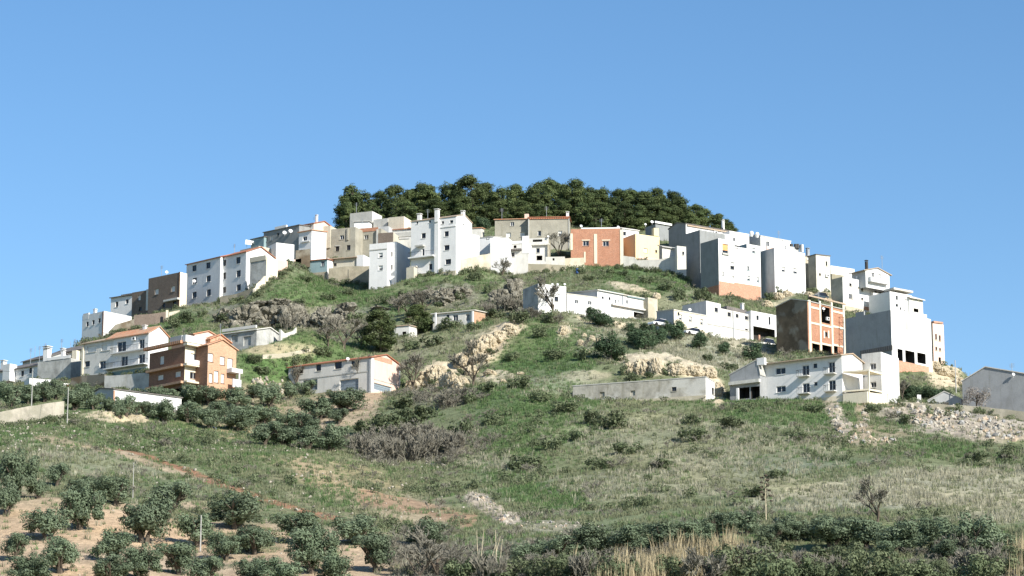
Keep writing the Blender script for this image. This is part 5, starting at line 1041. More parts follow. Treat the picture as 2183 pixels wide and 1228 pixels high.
ORD = 'first second third fourth fifth sixth seventh eighth ninth tenth eleventh twelfth thirteenth fourteenth fifteenth sixteenth seventeenth eighteenth nineteenth twentieth twenty-first twenty-second twenty-third twenty-fourth twenty-fifth twenty-sixth twenty-seventh twenty-eighth twenty-ninth thirtieth thirty-first'.split()
def ranked(label, spots, rows=None):
    """a label for each spot; where several share a phrase, add its place counted from the left in its row"""
    key = [label if rows is None else next(ph for lim, ph in rows if sp[1] >= lim) for sp in spots]; out = []
    for i, sp in enumerate(spots):
        same = sorted((q[0], j) for j, q in enumerate(spots) if key[j] == key[i])
        out.append(key[i] if len(same) == 1 else key[i] + ', ' + ORD[[j for _, j in same].index(i)] + ' from left')
    return out
def plants(kind, name, cat, label, group, spots, dx=0, sink=.1, rows=None):
    labs = ranked(label, spots, rows)
    for sp, label in zip(spots, labs):
        x, y, w, h = sp[:4]; p = hit(x + dx, y)
        if p is None: continue
        k = p[1] / F; plant(kind, name, p - np.array((0, 0, sink)), w * k, h * k, label, cat, group)

# ------------------------------------------------------------------ trees and shrubs
PINES = [(750, 394, 72), (776, 408, 62), (808, 408, 58), (845, 396, 52), (868, 405, 48), (893, 390, 62), (917, 396, 62), (950, 390, 62), (977, 399, 52), (1005, 374, 68), (1035, 391, 60), (1066, 399, 62), (1098, 394, 62), (1130, 404, 56), (1150, 391, 60), (1170, 381, 62), (1200, 394, 58), (1226, 383, 66), (1257, 398, 62), (1287, 400, 60), (1316, 404, 60), (1343, 403, 60), (1370, 408, 60), (1400, 402, 60), (1428, 407, 60), (1455, 421, 56), (1482, 436, 52), (1507, 446, 46), (1530, 456, 40), (1550, 467, 34)]
for i, (x, y, w) in enumerate(PINES):
    Y = 636 + (i * 37 % 11) * .8; g_ = at(x, 470, Y); z0 = gz(np.array([g_[0]]), np.array([Y]))[0]; top = at(x, y, Y)[2]
    h = max(top - z0 + 1.0, 4.0); plant('pine', 'pine_tree', (g_[0], Y, z0 - 1.0), w * 1.26 * Y / F, h * 1.0, ranked('dark pine in the skyline row above the rooftops', PINES)[i], 'pine tree', 'pine trees along the hilltop')
LOWER = [(738, 432, 36), (860, 428, 60), (930, 425, 60), (990, 420, 64), (1062, 430, 60), (1112, 428, 60), (1190, 424, 60), (1272, 428, 64), (1330, 432, 64), (1385, 436, 60), (1440, 440, 56), (1150, 436, 56), (795, 432, 60), (1300, 436, 50), (1360, 436, 50), (1415, 440, 50), (1475, 455, 44), (1035, 436, 44), (900, 430, 56), (960, 430, 56), (1240, 432, 56)]
for i, (x, y, w) in enumerate(LOWER):
    Y = 627 + (i * 29 % 7) * .7; g_ = at(x, 470, Y); z0 = gz(np.array([g_[0]]), np.array([Y]))[0]; top = at(x, y, Y)[2]
    plant('pine', 'pine_tree', (g_[0], Y, z0 - 1.0), w * 1.1 * Y / F, max(top - z0 + 1.0, 3.5), ranked('lower dark pine just behind the topmost roofs', LOWER)[i], 'pine tree', 'lower pine trees behind the roofs')
plants('evergreen', 'evergreen_shrub', 'shrub', 'greyish round bush against the pines right of the tall white house', None, [(1030, 490, 40, 34)])
plants('pine', 'pine_tree', 'pine tree', 'tall dark pine on the mid slope above the garage building', None, [(811, 750, 78, 96)])
plants('pine', 'pine_tree', 'pine tree', 'dark pine on the mid slope left of the small white house', None, [(889, 718, 72, 72)])
NEAR_OLIVES = [(35, 1064, 82, 97), (82, 1063, 45, 40), (118, 1038, 56, 48), (175, 1062, 70, 46), (243, 1078, 86, 62), (172, 1130, 96, 86), (15, 1098, 60, 66), (352, 1106, 106, 74), (307, 1160, 106, 96), (420, 1166, 90, 72), (500, 1128, 116, 74), (100, 1152, 90, 64), (30, 1195, 66, 56), (128, 1222, 86, 80), (240, 1200, 82, 66), (300, 1237, 90, 70), (235, 1248, 86, 60), (385, 1226, 100, 66), (480, 1196, 76, 60), (530, 1176, 76, 52), (65, 1248, 96, 62), (540, 1244, 72, 52), (430, 1250, 90, 60), (545, 1182, 82, 62), (640, 1159, 112, 66), (665, 1222, 106, 92), (760, 1162, 100, 60), (805, 1222, 96, 80), (600, 1250, 96, 60), (715, 1248, 90, 62), (905, 1166, 92, 55)]
plants('olive', 'olive_tree', 'olive tree', '', 'olive trees in the lower left grove', [(x, y, w * 1.0, h * 1.06) for x, y, w, h in NEAR_OLIVES],
       rows=[(1230, 'olive tree in the bottom row of the lower left grove'), (1190, 'olive tree in the second lowest row of the lower left grove'), (1140, 'olive tree in the middle row of the lower left grove'), (1090, 'olive tree in the fourth row up of the lower left grove'), (0, 'olive tree in the top row of the lower left grove')])
UP_OLIVES = [(575, 868, 62, 52), (617, 852, 50, 40), (733, 880, 86, 56), (677, 898, 86, 52), (625, 921, 76, 46), (525, 906, 70, 42), (560, 951, 76, 52), (605, 953, 66, 50), (655, 960, 76, 56), (705, 963, 76, 60), (650, 926, 60, 42), (655, 842, 42, 30), (447, 863, 60, 44), (500, 869, 66, 46), (350, 899, 70, 46), (400, 901, 60, 44), (448, 916, 60, 46), (505, 921, 70, 50), (330, 858, 50, 36), (470, 895, 60, 40), (560, 905, 60, 40), (720, 905, 46, 34), (545, 850, 46, 36)]
plants('olive', 'olive_tree', 'olive tree', 'olive tree on the slope behind the grassy crest, below the garage building', 'olive trees behind the grassy crest', UP_OLIVES, rows=[(940, 'olive tree in the lowest row behind the grassy crest'), (900, 'olive tree in the middle row behind the grassy crest'), (860, 'olive tree in the upper row behind the grassy crest'), (0, 'olive tree below the brown brick house and garage building')])
FAR_OLIVES = [(22, 872, 62, 56), (60, 862, 50, 42), (95, 857, 46, 46), (120, 852, 46, 46), (160, 875, 62, 54), (200, 874, 46, 40), (232, 876, 36, 28), (268, 888, 50, 46), (312, 888, 40, 34), (360, 870, 62, 46), (405, 867, 62, 46), (5, 845, 40, 34), (180, 850, 40, 34), (290, 880, 30, 24), (255, 895, 30, 36)]
plants('olive', 'olive_tree', 'olive tree', 'olive tree in the row below the lower left white houses', 'olive trees below the lower left houses', FAR_OLIVES)
BAND = [(1590, 1136, 70, 46), (1690, 1152, 72, 48), (1775, 1167, 92, 62), (1850, 1168, 92, 58), (1920, 1175, 92, 62), (1990, 1168, 82, 62), (2070, 1188, 104, 82), (1190, 1192, 92, 46), (1270, 1183, 92, 58), (1340, 1180, 82, 58), (1420, 1167, 82, 52), (1480, 1162, 72, 48), (1530, 1143, 72, 46), (1640, 1160, 60, 42), (1735, 1150, 60, 40), (2135, 1190, 70, 52), (1120, 1200, 70, 40), (1380, 1150, 50, 34), (1050, 1215, 60, 40), (2020, 1190, 60, 40), (1890, 1190, 60, 36)]
plants('olive', 'olive_tree', 'olive tree', 'dark olive tree in the band across the lower right', 'olive trees across the lower right', [(x, y + 4, w * 1.15, h * 1.15) for x, y, w, h in BAND], rows=[(1177, 'olive tree in the lower row of the band across the lower right'), (0, 'olive tree in the upper row of the band across the lower right')])
MID = [(1302, 768, 76, 62), (1350, 738, 52, 46), (1375, 745, 54, 46), (1402, 735, 46, 46), (1440, 728, 50, 52), (1378, 712, 40, 26), (1281, 698, 62, 40), (1262, 682, 34, 30), (1340, 712, 34, 30), (1491, 746, 40, 44), (1540, 757, 38, 34), (1605, 768, 52, 42), (1425, 712, 34, 30)]
plants('evergreen', 'evergreen_tree', 'tree', 'rounded dark tree on the slope below the low white houses', 'dark trees on the slope below the low houses', MID)
plants('evergreen', 'evergreen_tree', 'tree', 'dark green tree behind the road parapet right of the modern house', 'dark trees behind the road parapet', [(1938, 853, 46, 36), (1958, 850, 50, 34), (1990, 852, 56, 28), (2020, 846, 40, 22)])
p = at(2082, 872, 450.5); plant('almond', 'almond_tree', p, 66 * p[1] / F, 50 * p[1] / F, 'pale almond tree in blossom in front of the large blue-grey gable', 'almond tree')
SHRUBS = [(1000, 860, 40, 24), (870, 905, 70, 36), (905, 895, 60, 34), (820, 925, 70, 46), (780, 930, 50, 36), (1300, 915, 70, 40), (1262, 905, 44, 34), (1475, 940, 66, 30), (1340, 968, 62, 26), (1120, 1000, 80, 34), (1410, 1000, 60, 24), (1275, 1000, 60, 26), (980, 930, 50, 34), (1050, 905, 44, 26), (1610, 1060, 60, 26), (1660, 1020, 40, 20), (2080, 985, 50, 24), (2140, 980, 40, 26), (1700, 940, 50, 22), (1560, 915, 60, 26), (1930, 905, 40, 22), (1480, 905, 40, 24), (1230, 940, 40, 26), (1180, 960, 50, 28), (930, 960, 40, 28), (600, 690, 34, 26), (640, 650, 30, 18), (480, 690, 40, 24), (400, 690, 44, 26), (370, 700, 34, 24), (430, 676, 30, 18), (760, 690, 40, 26), (830, 650, 34, 20), (740, 630, 30, 16), (860, 640, 34, 20), (1010, 600, 34, 20), (980, 640, 30, 18), (940, 585, 20, 14), (1040, 625, 26, 22), (1110, 690, 50, 30), (1170, 690, 46, 26), (1150, 720, 40, 24), (1090, 770, 40, 24), (1180, 770, 50, 28), (1240, 770, 40, 28), (1100, 830, 60, 30), (1040, 840, 50, 30), (1150, 860, 50, 28), (1480, 610, 40, 26), (1450, 640, 36, 30), (1420, 620, 40, 22), (1380, 605, 36, 18), (1330, 590, 34, 16), (1500, 640, 40, 28), (1470, 665, 30, 22), (1520, 660, 30, 18), (1300, 585, 30, 14), (1660, 630, 26, 22), (1640, 640, 24, 20), (1740, 650, 30, 16), (1790, 665, 24, 14), (1820, 690, 30, 16), (1440, 790, 40, 20), (1350, 812, 30, 16), (1330, 800, 24, 26), (1560, 790, 34, 18), (1510, 770, 30, 16), (1210, 880, 60, 26), (920, 740, 50, 26), (960, 700, 44, 24), (940, 690, 34, 20), (1010, 705, 34, 18), (1060, 680, 40, 22), (880, 745, 44, 24), (860, 870, 60, 24), (960, 860, 50, 22), (1740, 880, 50, 20), (1860, 880, 40, 22), (1240, 585, 24, 14), (1255, 600, 30, 14), (1090, 600, 24, 14), (690, 760, 40, 20), (560, 800, 40, 20), (540, 780, 34, 20), (700, 640, 34, 16), (580, 600, 24, 16), (600, 590, 20, 14), (650, 602, 34, 14), (720, 612, 34, 14)]
plants('shrub', 'shrub', 'shrub', 'low green shrub growing among the grass of the hillside', 'shrubs scattered on the hillside', SHRUBS, rows=[(1040, 'low green bush in the dry grass at lower right'), (930, 'green bush midway down the grassy slope'), (860, 'green bush in the upper part of the grassy slope'), (770, 'green bush near the cliffs and lower houses'), (680, 'green bush between the rocks and lower houses'), (630, 'small green bush on the upper slope beside the rocks'), (0, 'small green bush just under the topmost row of houses')])
plants('shrub', 'shrub', 'shrub', 'small bush growing on the tan cliffs and rocks', 'bushes on the cliffs', [(925, 822, 24, 16), (950, 800, 26, 16), (968, 812, 24, 18), (985, 800, 20, 16), (1000, 830, 26, 16), (940, 835, 30, 14), (1030, 742, 24, 14), (1050, 756, 26, 14), (1075, 722, 24, 14), (1012, 770, 20, 14), (1360, 786, 22, 12), (1385, 806, 24, 14), (1418, 800, 22, 16), (1450, 790, 24, 12), (1490, 800, 22, 12), (1345, 808, 22, 16), (525, 662, 26, 14), (555, 672, 22, 14), (600, 668, 24, 14), (545, 696, 26, 16), (595, 700, 24, 14), (715, 672, 24, 14), (745, 668, 22, 14), (700, 704, 26, 14), (960, 622, 20, 12), (935, 655, 24, 12)])
plants('bush', 'bush', 'bush', 'large green bush along the bottom edge among the canes', 'bushes along the bottom edge', [(1560, 1235, 130, 70), (1640, 1200, 90, 50), (1660, 1245, 120, 66), (1800, 1210, 110, 50), (1850, 1235, 110, 60), (1950, 1240, 90, 46), (1740, 1240, 90, 50), (2100, 1240, 110, 60), (2000, 1235, 60, 40), (1430, 1235, 100, 50), (1300, 1240, 110, 56), (1180, 1240, 110, 56), (1090, 1240, 90, 50), (2160, 1210, 70, 46), (990, 1245, 90, 56), (1240, 1215, 80, 40)])
plants('bare', 'bare_tree', 'bare tree', 'leafless tree in front of the white house with four dark windows', None, [(1175, 672, 62, 74)])
plants('bare', 'bare_tree', 'bare tree', 'leafless tree in front of the tan cliff right of the garage building', None, [(882, 836, 62, 84)])
plants('bare', 'bare_tree', 'bare tree', 'leafless tree beside the right end of the garage building front', None, [(774, 836, 44, 86)])
plants('bare', 'bare_tree', 'bare tree', 'leafless tree at the left end of the garage building front', None, [(634, 836, 46, 62)])
plants('bare', 'bare_tree', 'bare tree', 'leafless leaning tree at the foot of the tan cliff, right of centre', None, [(1006, 824, 70, 84)])
plants('bare', 'bare_tree', 'bare tree', 'grey leafless tree left of the tall dark pine', 'grey leafless trees left of the tall dark pine', [(735, 745, 66, 76), (770, 740, 50, 60), (700, 740, 50, 50)])
plants('bare', 'bare_tree', 'bare tree', 'grey leafless tree in the dry grass at the lower right', None, [(1868, 1115, 74, 82)])
plants('bare', 'bare_tree', 'bare tree', 'leafless tree below the right cement house', None, [(1190, 556, 46, 66)])
plants('bare', 'bare_tree', 'bare tree', 'leafless tree in front of the light grey leaning wall', 'leafless trees by the leaning wall', [(1072, 590, 40, 40), (1050, 575, 30, 36)])
plants('bare', 'bare_tree', 'bare tree', 'pale grey leafless tree at the bottom edge', 'grey leafless trees at the bottom edge', [(930, 1235, 100, 96), (895, 1240, 80, 80), (975, 1240, 70, 70)])
plants('bare', 'bare_tree', 'bare tree', 'leafless tree beside the brick base behind the modern house', None, [(1925, 856, 30, 52)])
plants('bare', 'bare_tree', 'bare tree', 'faint leafless tree on the skyline at the far left', None, [(18, 772, 50, 34)])
plants('bare', 'bare_tree', 'bare tree', 'leafless tree behind the dark pines beside the rocks', 'leafless trees behind the dark pines', [(870, 690, 60, 60), (905, 670, 60, 50), (850, 665, 40, 40)])
plants('thicket', 'thicket', 'thicket', 'grey bramble thicket in the hollow below the olive slope', 'bramble thickets in the hollow', [(780, 975, 80, 50), (830, 985, 86, 56), (880, 985, 86, 60), (930, 975, 80, 56), (970, 960, 60, 44), (840, 950, 80, 44), (900, 945, 80, 44), (950, 870, 60, 36), (985, 855, 50, 30)])
plants('thicket', 'thicket', 'thicket', 'grey bramble thicket along the rocks under the upper houses', 'bramble thickets along the rocks', [(612, 704, 44, 34), (640, 690, 34, 34), (704, 704, 40, 26), (1075, 664, 44, 36), (1104, 668, 40, 34), (1045, 670, 34, 28), (880, 650, 40, 28), (850, 655, 34, 22), (1480, 672, 30, 26), (1130, 680, 50, 24), (1180, 690, 44, 20)])
plants('thicket', 'thicket', 'thicket', 'bramble thicket along the bottom edge', 'bramble thickets along the bottom edge', [(1050, 1245, 90, 70), (1250, 1240, 100, 60), (1500, 1240, 110, 66), (1580, 1220, 100, 60), (1700, 1225, 90, 50), (2090, 1230, 110, 70), (2050, 1190, 80, 50), (1760, 1230, 80, 46), (1150, 1215, 80, 40)])

# ------------------------------------------------------------------ agaves, canes, stalks
def agave(p, s, label, group=None):
    mb = MB(); rnd = random.Random(int(p[0] * 10))
    for k in range(22):
        a = k * 2.4; el = .25 + 1.1 * k / 22; L = s * (1 - .25 * k / 22); d = np.array((math.cos(a) * math.cos(el), math.sin(a) * math.cos(el), math.sin(el))); w = np.array((-math.sin(a), math.cos(a), 0)) * s * .075
        m1, m2_ = p + d * L * .35, p + d * L * .75 - np.array((0, 0, L * .03)); tip = p + d * L - np.array((0, 0, L * .10)); up = np.array((0, 0, s * .03))
        mb.quad(p - w * .6, p + w * .6, m1 + w + up, m1 - w + up); mb.quad(m1 - w + up, m1 + w + up, m2_ + w * .7 + up, m2_ - w * .7 + up); mb.quad(m2_ - w * .7 + up, m2_ + w * .7 + up, tip)
    r = Root('agave', p); o = mb.build('leaves', M['agave_leaf'], r); tag(r.e, label, 'agave', group)
for (x, y, w), q_ in zip(((1962, 1185, 46), (1995, 1172, 30), (1955, 1165, 26)), ('largest', 'right-hand', 'upper')): p = hit(x, y); agave(p, w * p[1] / F * .62, q_ + ' blue-grey agave rosette under the olives at the lower right', 'agaves under the lower right olives')
for (x, y, w), q_ in zip(((2040, 1226, 40), (1990, 1230, 34), (2010, 1215, 30)), ('rightmost', 'leftmost', 'middle')): p = hit(x, y); agave(p, w * p[1] / F * .62, q_ + ' blue-grey agave rosette at the bottom edge, lower right', 'agaves at the bottom edge')
p = hit(1655, 1118); agave(p, 1.4, 'lone agave rosette at the foot of the tall flower stalk'); p = hit(1848, 1208); agave(p, .9, 'small agave rosette between the bushes at the bottom')
p = hit(1633, 1112); r = Root('agave_stalk', p); tag(r.e, 'tall dead agave flower stalk with a dark tufted head, lower right', 'plant stalk'); t = MB(); H_ = 100 * p[1] / F
t.tube([p - np.array((0, 0, .3)), p + np.array((0, 0, H_))], [.09, .04], 6); t.build('stem', M['stalk'], r); t = MB(); rn = random.Random(4)
for k in range(16):
    z = H_ * (.42 + .58 * k / 16); a = k * 2.0; L = .55 * (1.2 - .5 * k / 16); q = p + np.array((0, 0, z)); e = q + np.array((L * math.cos(a), L * math.sin(a) * .6, .12)); t.tube([q, e], .02, 4)
    for j in range(4): t.hexa([e + np.array(v) * .11 + np.array((rn.gauss(0, .09), rn.gauss(0, .09), rn.gauss(0, .05))) for v in ((-1, -1, -.6), (1, -1, -.5), (1, 1, -.6), (-1, 1, -.5), (-.7, -.8, .6), (.8, -.7, .7), (.7, .8, .6), (-.8, .7, .5))])
t.build('seed_pods', M['bark'], r)
for i, (x, y, h) in enumerate(((1018, 1240, 110), (1024, 1240, 112), (1050, 1240, 96), (1058, 1240, 110), (1064, 1238, 90), (1040, 1242, 80))):
    p = hit(x, y); r = Root('dead_stalk', p); tag(r.e, 'pale dead stalk at the bottom edge near the centre, ' + ORD[(0, 1, 3, 4, 5, 2)[i]] + ' from the left', 'plant stalk', 'pale dead stalks at the bottom'); t = MB(); L = h * p[1] / F
    t.tube([p - np.array((0, 0, .3)), p + np.array((.1 * (i % 3), 0, L * .5)), p + np.array((.45 * (i % 3) - .1, .1, L))], [.06, .05, .025], 5); t.build('stem', M['stalk'], r)

# ------------------------------------------------------------------ rocks, rubble
def rock_mesh(name, seed, sub=3, mat='rock_face', strat=.25, rough=.42):
    import bmesh
    bm = bmesh.new(); bmesh.ops.create_icosphere(bm, subdivisions=sub, radius=1.0)
    rr_ = random.Random(seed)
    for v in bm.verts:
        p = v.co.copy(); o_ = Vector((seed * 3.7, seed * 1.3, seed * 2.1)); q = Vector((p.x * 1.5, p.y * 1.5, p.z * 2.3)) + .25 * mnoise.noise_vector(p * 2 + o_) + o_
        d, pts = mnoise.voronoi(q); blk = mnoise.cell(pts[0] * 9.7); crack = math.exp(-(d[1] - d[0]) * 9)
        q2 = q * 2.6; d2_, pt2 = mnoise.voronoi(q2); blk2 = mnoise.cell(pt2[0] * 7.3)
        f = 1 + rough * (.60 * blk + .20 * blk2 - .30 * crack - .07 * math.exp(-(d2_[1] - d2_[0]) * 8)) + (.16 * mnoise.noise(Vector((p.x * 5, p.y * 5, p.z * 1.1)) + o_) + .07 * mnoise.noise(Vector((p.x * 11, p.y * 11, p.z * 2.5)) + o_) if mat == 'cliff_face' else .10 * mnoise.noise(p * 6 + o_)) + rough * .5 * mnoise.noise(p * 1.3 + o_)
        v.co = p * f; v.co.z = min(v.co.z, .9)
    me = bpy.data.meshes.new(name); bm.to_mesh(me); bm.free(); me.materials.append(M[mat]); return me
def rock_mat(name, c1, c2, c3):
    m, n, l, b = newmat(name); MATS[name] = m; b.inputs['Roughness'].default_value = 1; b.inputs['Specular IOR Level'].default_value = .1
    geo = node(n, 'ShaderNodeNewGeometry'); n1 = node(n, 'ShaderNodeTexNoise', i_Scale=.8, i_Detail=8.0, i_Roughness=.7); l.new(geo.outputs['Position'], n1.inputs['Vector'])
    n2 = node(n, 'ShaderNodeTexNoise', i_Scale=3.0, i_Detail=6.0, i_Roughness=.7); l.new(geo.outputs['Position'], n2.inputs['Vector'])
    c = mixc(n, l, ramp(n, l, n1.outputs[0], [(.40, g(0)), (.62, g(1))]), c1, c2); c = mixc(n, l, ramp(n, l, n2.outputs[0], [(.52, g(0)), (.66, g(.9))]), c, c3)
    l.new(c, b.inputs['Base Color']); bp = node(n, 'ShaderNodeBump', i_Strength=.9, i_Distance=.25); l.new(n2.outputs[0], bp.inputs['Height']); l.new(bp.outputs[0], b.inputs['Normal'])
rock_mat('rock_face', (.22, .205, .165), (.125, .118, .095), (.44, .405, .32))
rock_mat('cliff_face', (.50, .43, .31), (.38, .315, .215), (.57, .51, .39))
rock_mat('stone_white', (.45, .41, .34), (.36, .32, .26), (.54, .51, .45)); rock_mat('stone_tan', (.52, .42, .31), (.44, .33, .24), (.60, .50, .38)); rock_mat('stone_grey', (.34, .335, .32), (.26, .255, .24), (.46, .45, .43))
ROCKS = [rock_mesh('rock', s, 5, rough=.6) for s in range(5)]; CLIFFS = [rock_mesh('cliff_rock', 20 + s, 5, 'cliff_face', .15, .20) for s in range(5)]
def rocks(lib, name, label, cat, group, spots):
    labs = ranked(label, spots)
    for i, (x, y, w, h) in enumerate(spots):
        p = hit(x, y); label = labs[i]
        if p is None: continue
        k = p[1] / F; o = bpy.data.objects.new(name, lib[(i * 7 + int(x)) % len(lib)]); COL.objects.link(o); o.location = p + np.array((0, .30 * w * k, .28 * h * k))
        o.scale = (w * k * .46, w * k * .46, h * k * .56) if lib is CLIFFS else (w * k * .54, w * k * .5, h * k * .70); o.rotation_euler = (random.uniform(-.2, .2), random.uniform(-.2, .2), random.uniform(-.5, .5)); tag(o, label, cat, group)
rocks(ROCKS, 'rock_outcrop', 'dark rock outcrop below the apartment block', 'rock', 'rock outcrops below the apartment block', [(478, 690, 40, 36), (522, 696, 56, 56), (572, 694, 70, 50), (620, 694, 52, 50), (552, 655, 56, 16), (596, 656, 44, 18)])
rocks(ROCKS, 'rock_outcrop', 'dark rock outcrop between the stained barn and tall pine', 'rock', 'rock outcrops left of the tall pine', [(690, 698, 48, 50), (735, 686, 56, 44), (652, 698, 20, 26), (812, 664, 40, 14)])
rocks(ROCKS, 'rock_outcrop', 'dark rock outcrop below the tall white house', 'rock', 'rock outcrops below the tall white house', [(915, 636, 30, 24), (948, 650, 44, 42), (982, 636, 40, 28)])
rocks(ROCKS, 'rock_outcrop', 'dark rock outcrop left of the white four-window house', 'rock', 'rock outcrops left of the white house', [(1064, 645, 36, 34), (1094, 640, 40, 52)])
rocks(CLIFFS, 'cliff_rock', 'pale tan cliff face rock beside the garage building', 'rock', 'tan cliff rocks beside the garage building', [(905, 826, 50, 46), (930, 820, 56, 58), (958, 826, 50, 44), (985, 828, 40, 34), (985, 785, 40, 44), (880, 832, 40, 30), (1005, 800, 34, 30)])
rocks(CLIFFS, 'cliff_rock', 'tan cliff rock right of the small white house', 'rock', 'tan cliff rocks at mid slope', [(1015, 758, 44, 44), (1040, 748, 50, 46), (1064, 732, 44, 36), (1088, 714, 40, 30), (1025, 772, 50, 26), (1200, 714, 24, 26)])
rocks(CLIFFS, 'cliff_rock', 'pale tan cliff face rock above the long grey shed', 'rock', 'tan cliff rocks above the long shed', [(1345, 800, 40, 34), (1370, 800, 50, 48), (1400, 796, 36, 46), (1445, 802, 50, 36), (1480, 804, 50, 34), (1512, 808, 40, 30), (1530, 845, 30, 40)])
rocks(CLIFFS, 'cliff_rock', 'pale rock on the slope under the cream tower', 'rock', 'pale rocks under the cream tower', [(1992, 790, 34, 26), (2012, 802, 36, 26), (2032, 806, 34, 22), (2046, 822, 30, 24), (1998, 768, 24, 24)])
rocks(CLIFFS, 'boulder', 'pale boulder beside the big round dark tree', 'boulder', 'pale boulders by the round dark tree', [(1237, 738, 18, 18), (1262, 728, 16, 16), (1278, 735, 16, 20), (1252, 752, 14, 10), (1225, 705, 14, 8), (1245, 720, 12, 12)])
rocks(CLIFFS, 'boulder', 'pale boulder above the green bank left of the shed', 'boulder', 'boulders above the green bank', [(1072, 818, 18, 12), (1090, 815, 12, 10), (1045, 800, 30, 16), (1110, 800, 20, 10)])
rocks(CLIFFS, 'boulder', 'pale rock on the slope between the big white houses', 'boulder', 'pale rocks between the big white houses', [(1632, 630, 24, 26), (1648, 622, 26, 30), (1660, 640, 30, 22), (1680, 632, 26, 16), (1636, 655, 24, 20), (1740, 640, 26, 14), (1765, 648, 26, 16), (1725, 632, 22, 14), (1400, 640, 20, 20), (1392, 660, 18, 26)])
STONES = []
for mt in ('stone_white', 'stone_tan', 'stone_grey'):
    for s in range(3): STONES.append(rock_mesh('stone', 40 + s + len(STONES), 1, mt, 0, .5))
def heap(name, label, ells, n, smin, smax):
    pts = []
    while len(pts) < n:
        cx, cy, rx, ry, a = random.choice(ells); t = random.uniform(0, 6.28); q = math.sqrt(random.random()); dx, dy = q * rx * math.cos(t), q * ry * math.sin(t); a = R(a)
        p = hit(cx + dx * math.cos(a) - dy * math.sin(a), cy + dx * math.sin(a) + dy * math.cos(a))
        if p is not None: pts.append(p)
    root = Root(name, pts[0]); tag(root.e, label, 'rubble')
    for i, p in enumerate(pts):
        o = bpy.data.objects.new('stone', STONES[random.choice((0, 1, 2, 3, 4, 5, 6, 7, 8) if i % 3 else (0, 1, 2))]); COL.objects.link(o); o.parent = root.e
        s = random.uniform(smin, smax) * random.choice((.6, .8, 1, 1, 1.3)); o.location = Vector(p - root.O) + Vector((0, 0, .15 * s)); o.scale = (s * random.uniform(.8, 1.5), s * random.uniform(.7, 1.2), s * random.uniform(.5, .9)); o.rotation_euler = (random.uniform(0, 3), random.uniform(0, 3), random.uniform(0, 6))
heap('rubble_heap', 'heap of pale broken stone spilling down the slope below the road parapet', [(1960, 885, 60, 24, 14), (2050, 900, 110, 26, 6), (2130, 925, 60, 20, 0), (2000, 878, 80, 14, 6)], 290, .22, .55)
heap('rubble_heap', 'narrow spill of white and tan rubble below the modern house', [(1780, 890, 14, 28, -15), (1850, 940, 60, 8, 0), (1845, 900, 10, 36, 0), (1800, 920, 30, 16, 0)], 130, .18, .40)
heap('rubble_heap', 'line of white stones and litter in the gully below the grass slope', [(1050, 1085, 50, 8, 34), (1030, 1066, 26, 8, 20), (1090, 1110, 40, 8, 10), (1190, 1122, 110, 6, 0), (900, 1035, 70, 14, 6)], 150, .12, .30)
heap('rubble_heap', 'pale stone bank beside the olives left of the garage building', [(585, 828, 34, 12, 0), (560, 818, 30, 8, -6)], 70, .2, .45)

# ------------------------------------------------------------------ ground cover
def tuft(name, n, h, spread, w, mat, seed, curl=.35):
    r = np.random.default_rng(seed); V, T = [], []
    for k in range(n):
        a = r.uniform(0, 6.28); q = spread * math.sqrt(r.random()); p = np.array((q * math.cos(a), q * math.sin(a), -.05)); b_ = r.uniform(0, 6.28); L = h * r.uniform(.5, 1.15); lean = np.array((math.cos(b_), math.sin(b_), 0)) * L * curl * r.uniform(.2, 1.4); s_ = np.array((-math.sin(b_ + .8), math.cos(b_ + .8), 0)) * w * r.uniform(.6, 1.2)
        m_ = p + lean * .4 + np.array((0, 0, L * .6)); tip = p + lean + np.array((0, 0, L)); V += [p - s_, p + s_, m_ + s_ * .75, m_ - s_ * .75, m_ - s_ * .75, m_ + s_ * .75, tip + s_ * .1, tip - s_ * .1]; T += [r.random()] * 8
    me = mesh_np(name, np.array(V), np.arange(len(V)).reshape(-1, 4)); me.materials.append(M[mat]); a = me.attributes.new('tint', 'FLOAT', 'POINT'); a.data.foreach_set('value', np.array(T, np.float32)); return me
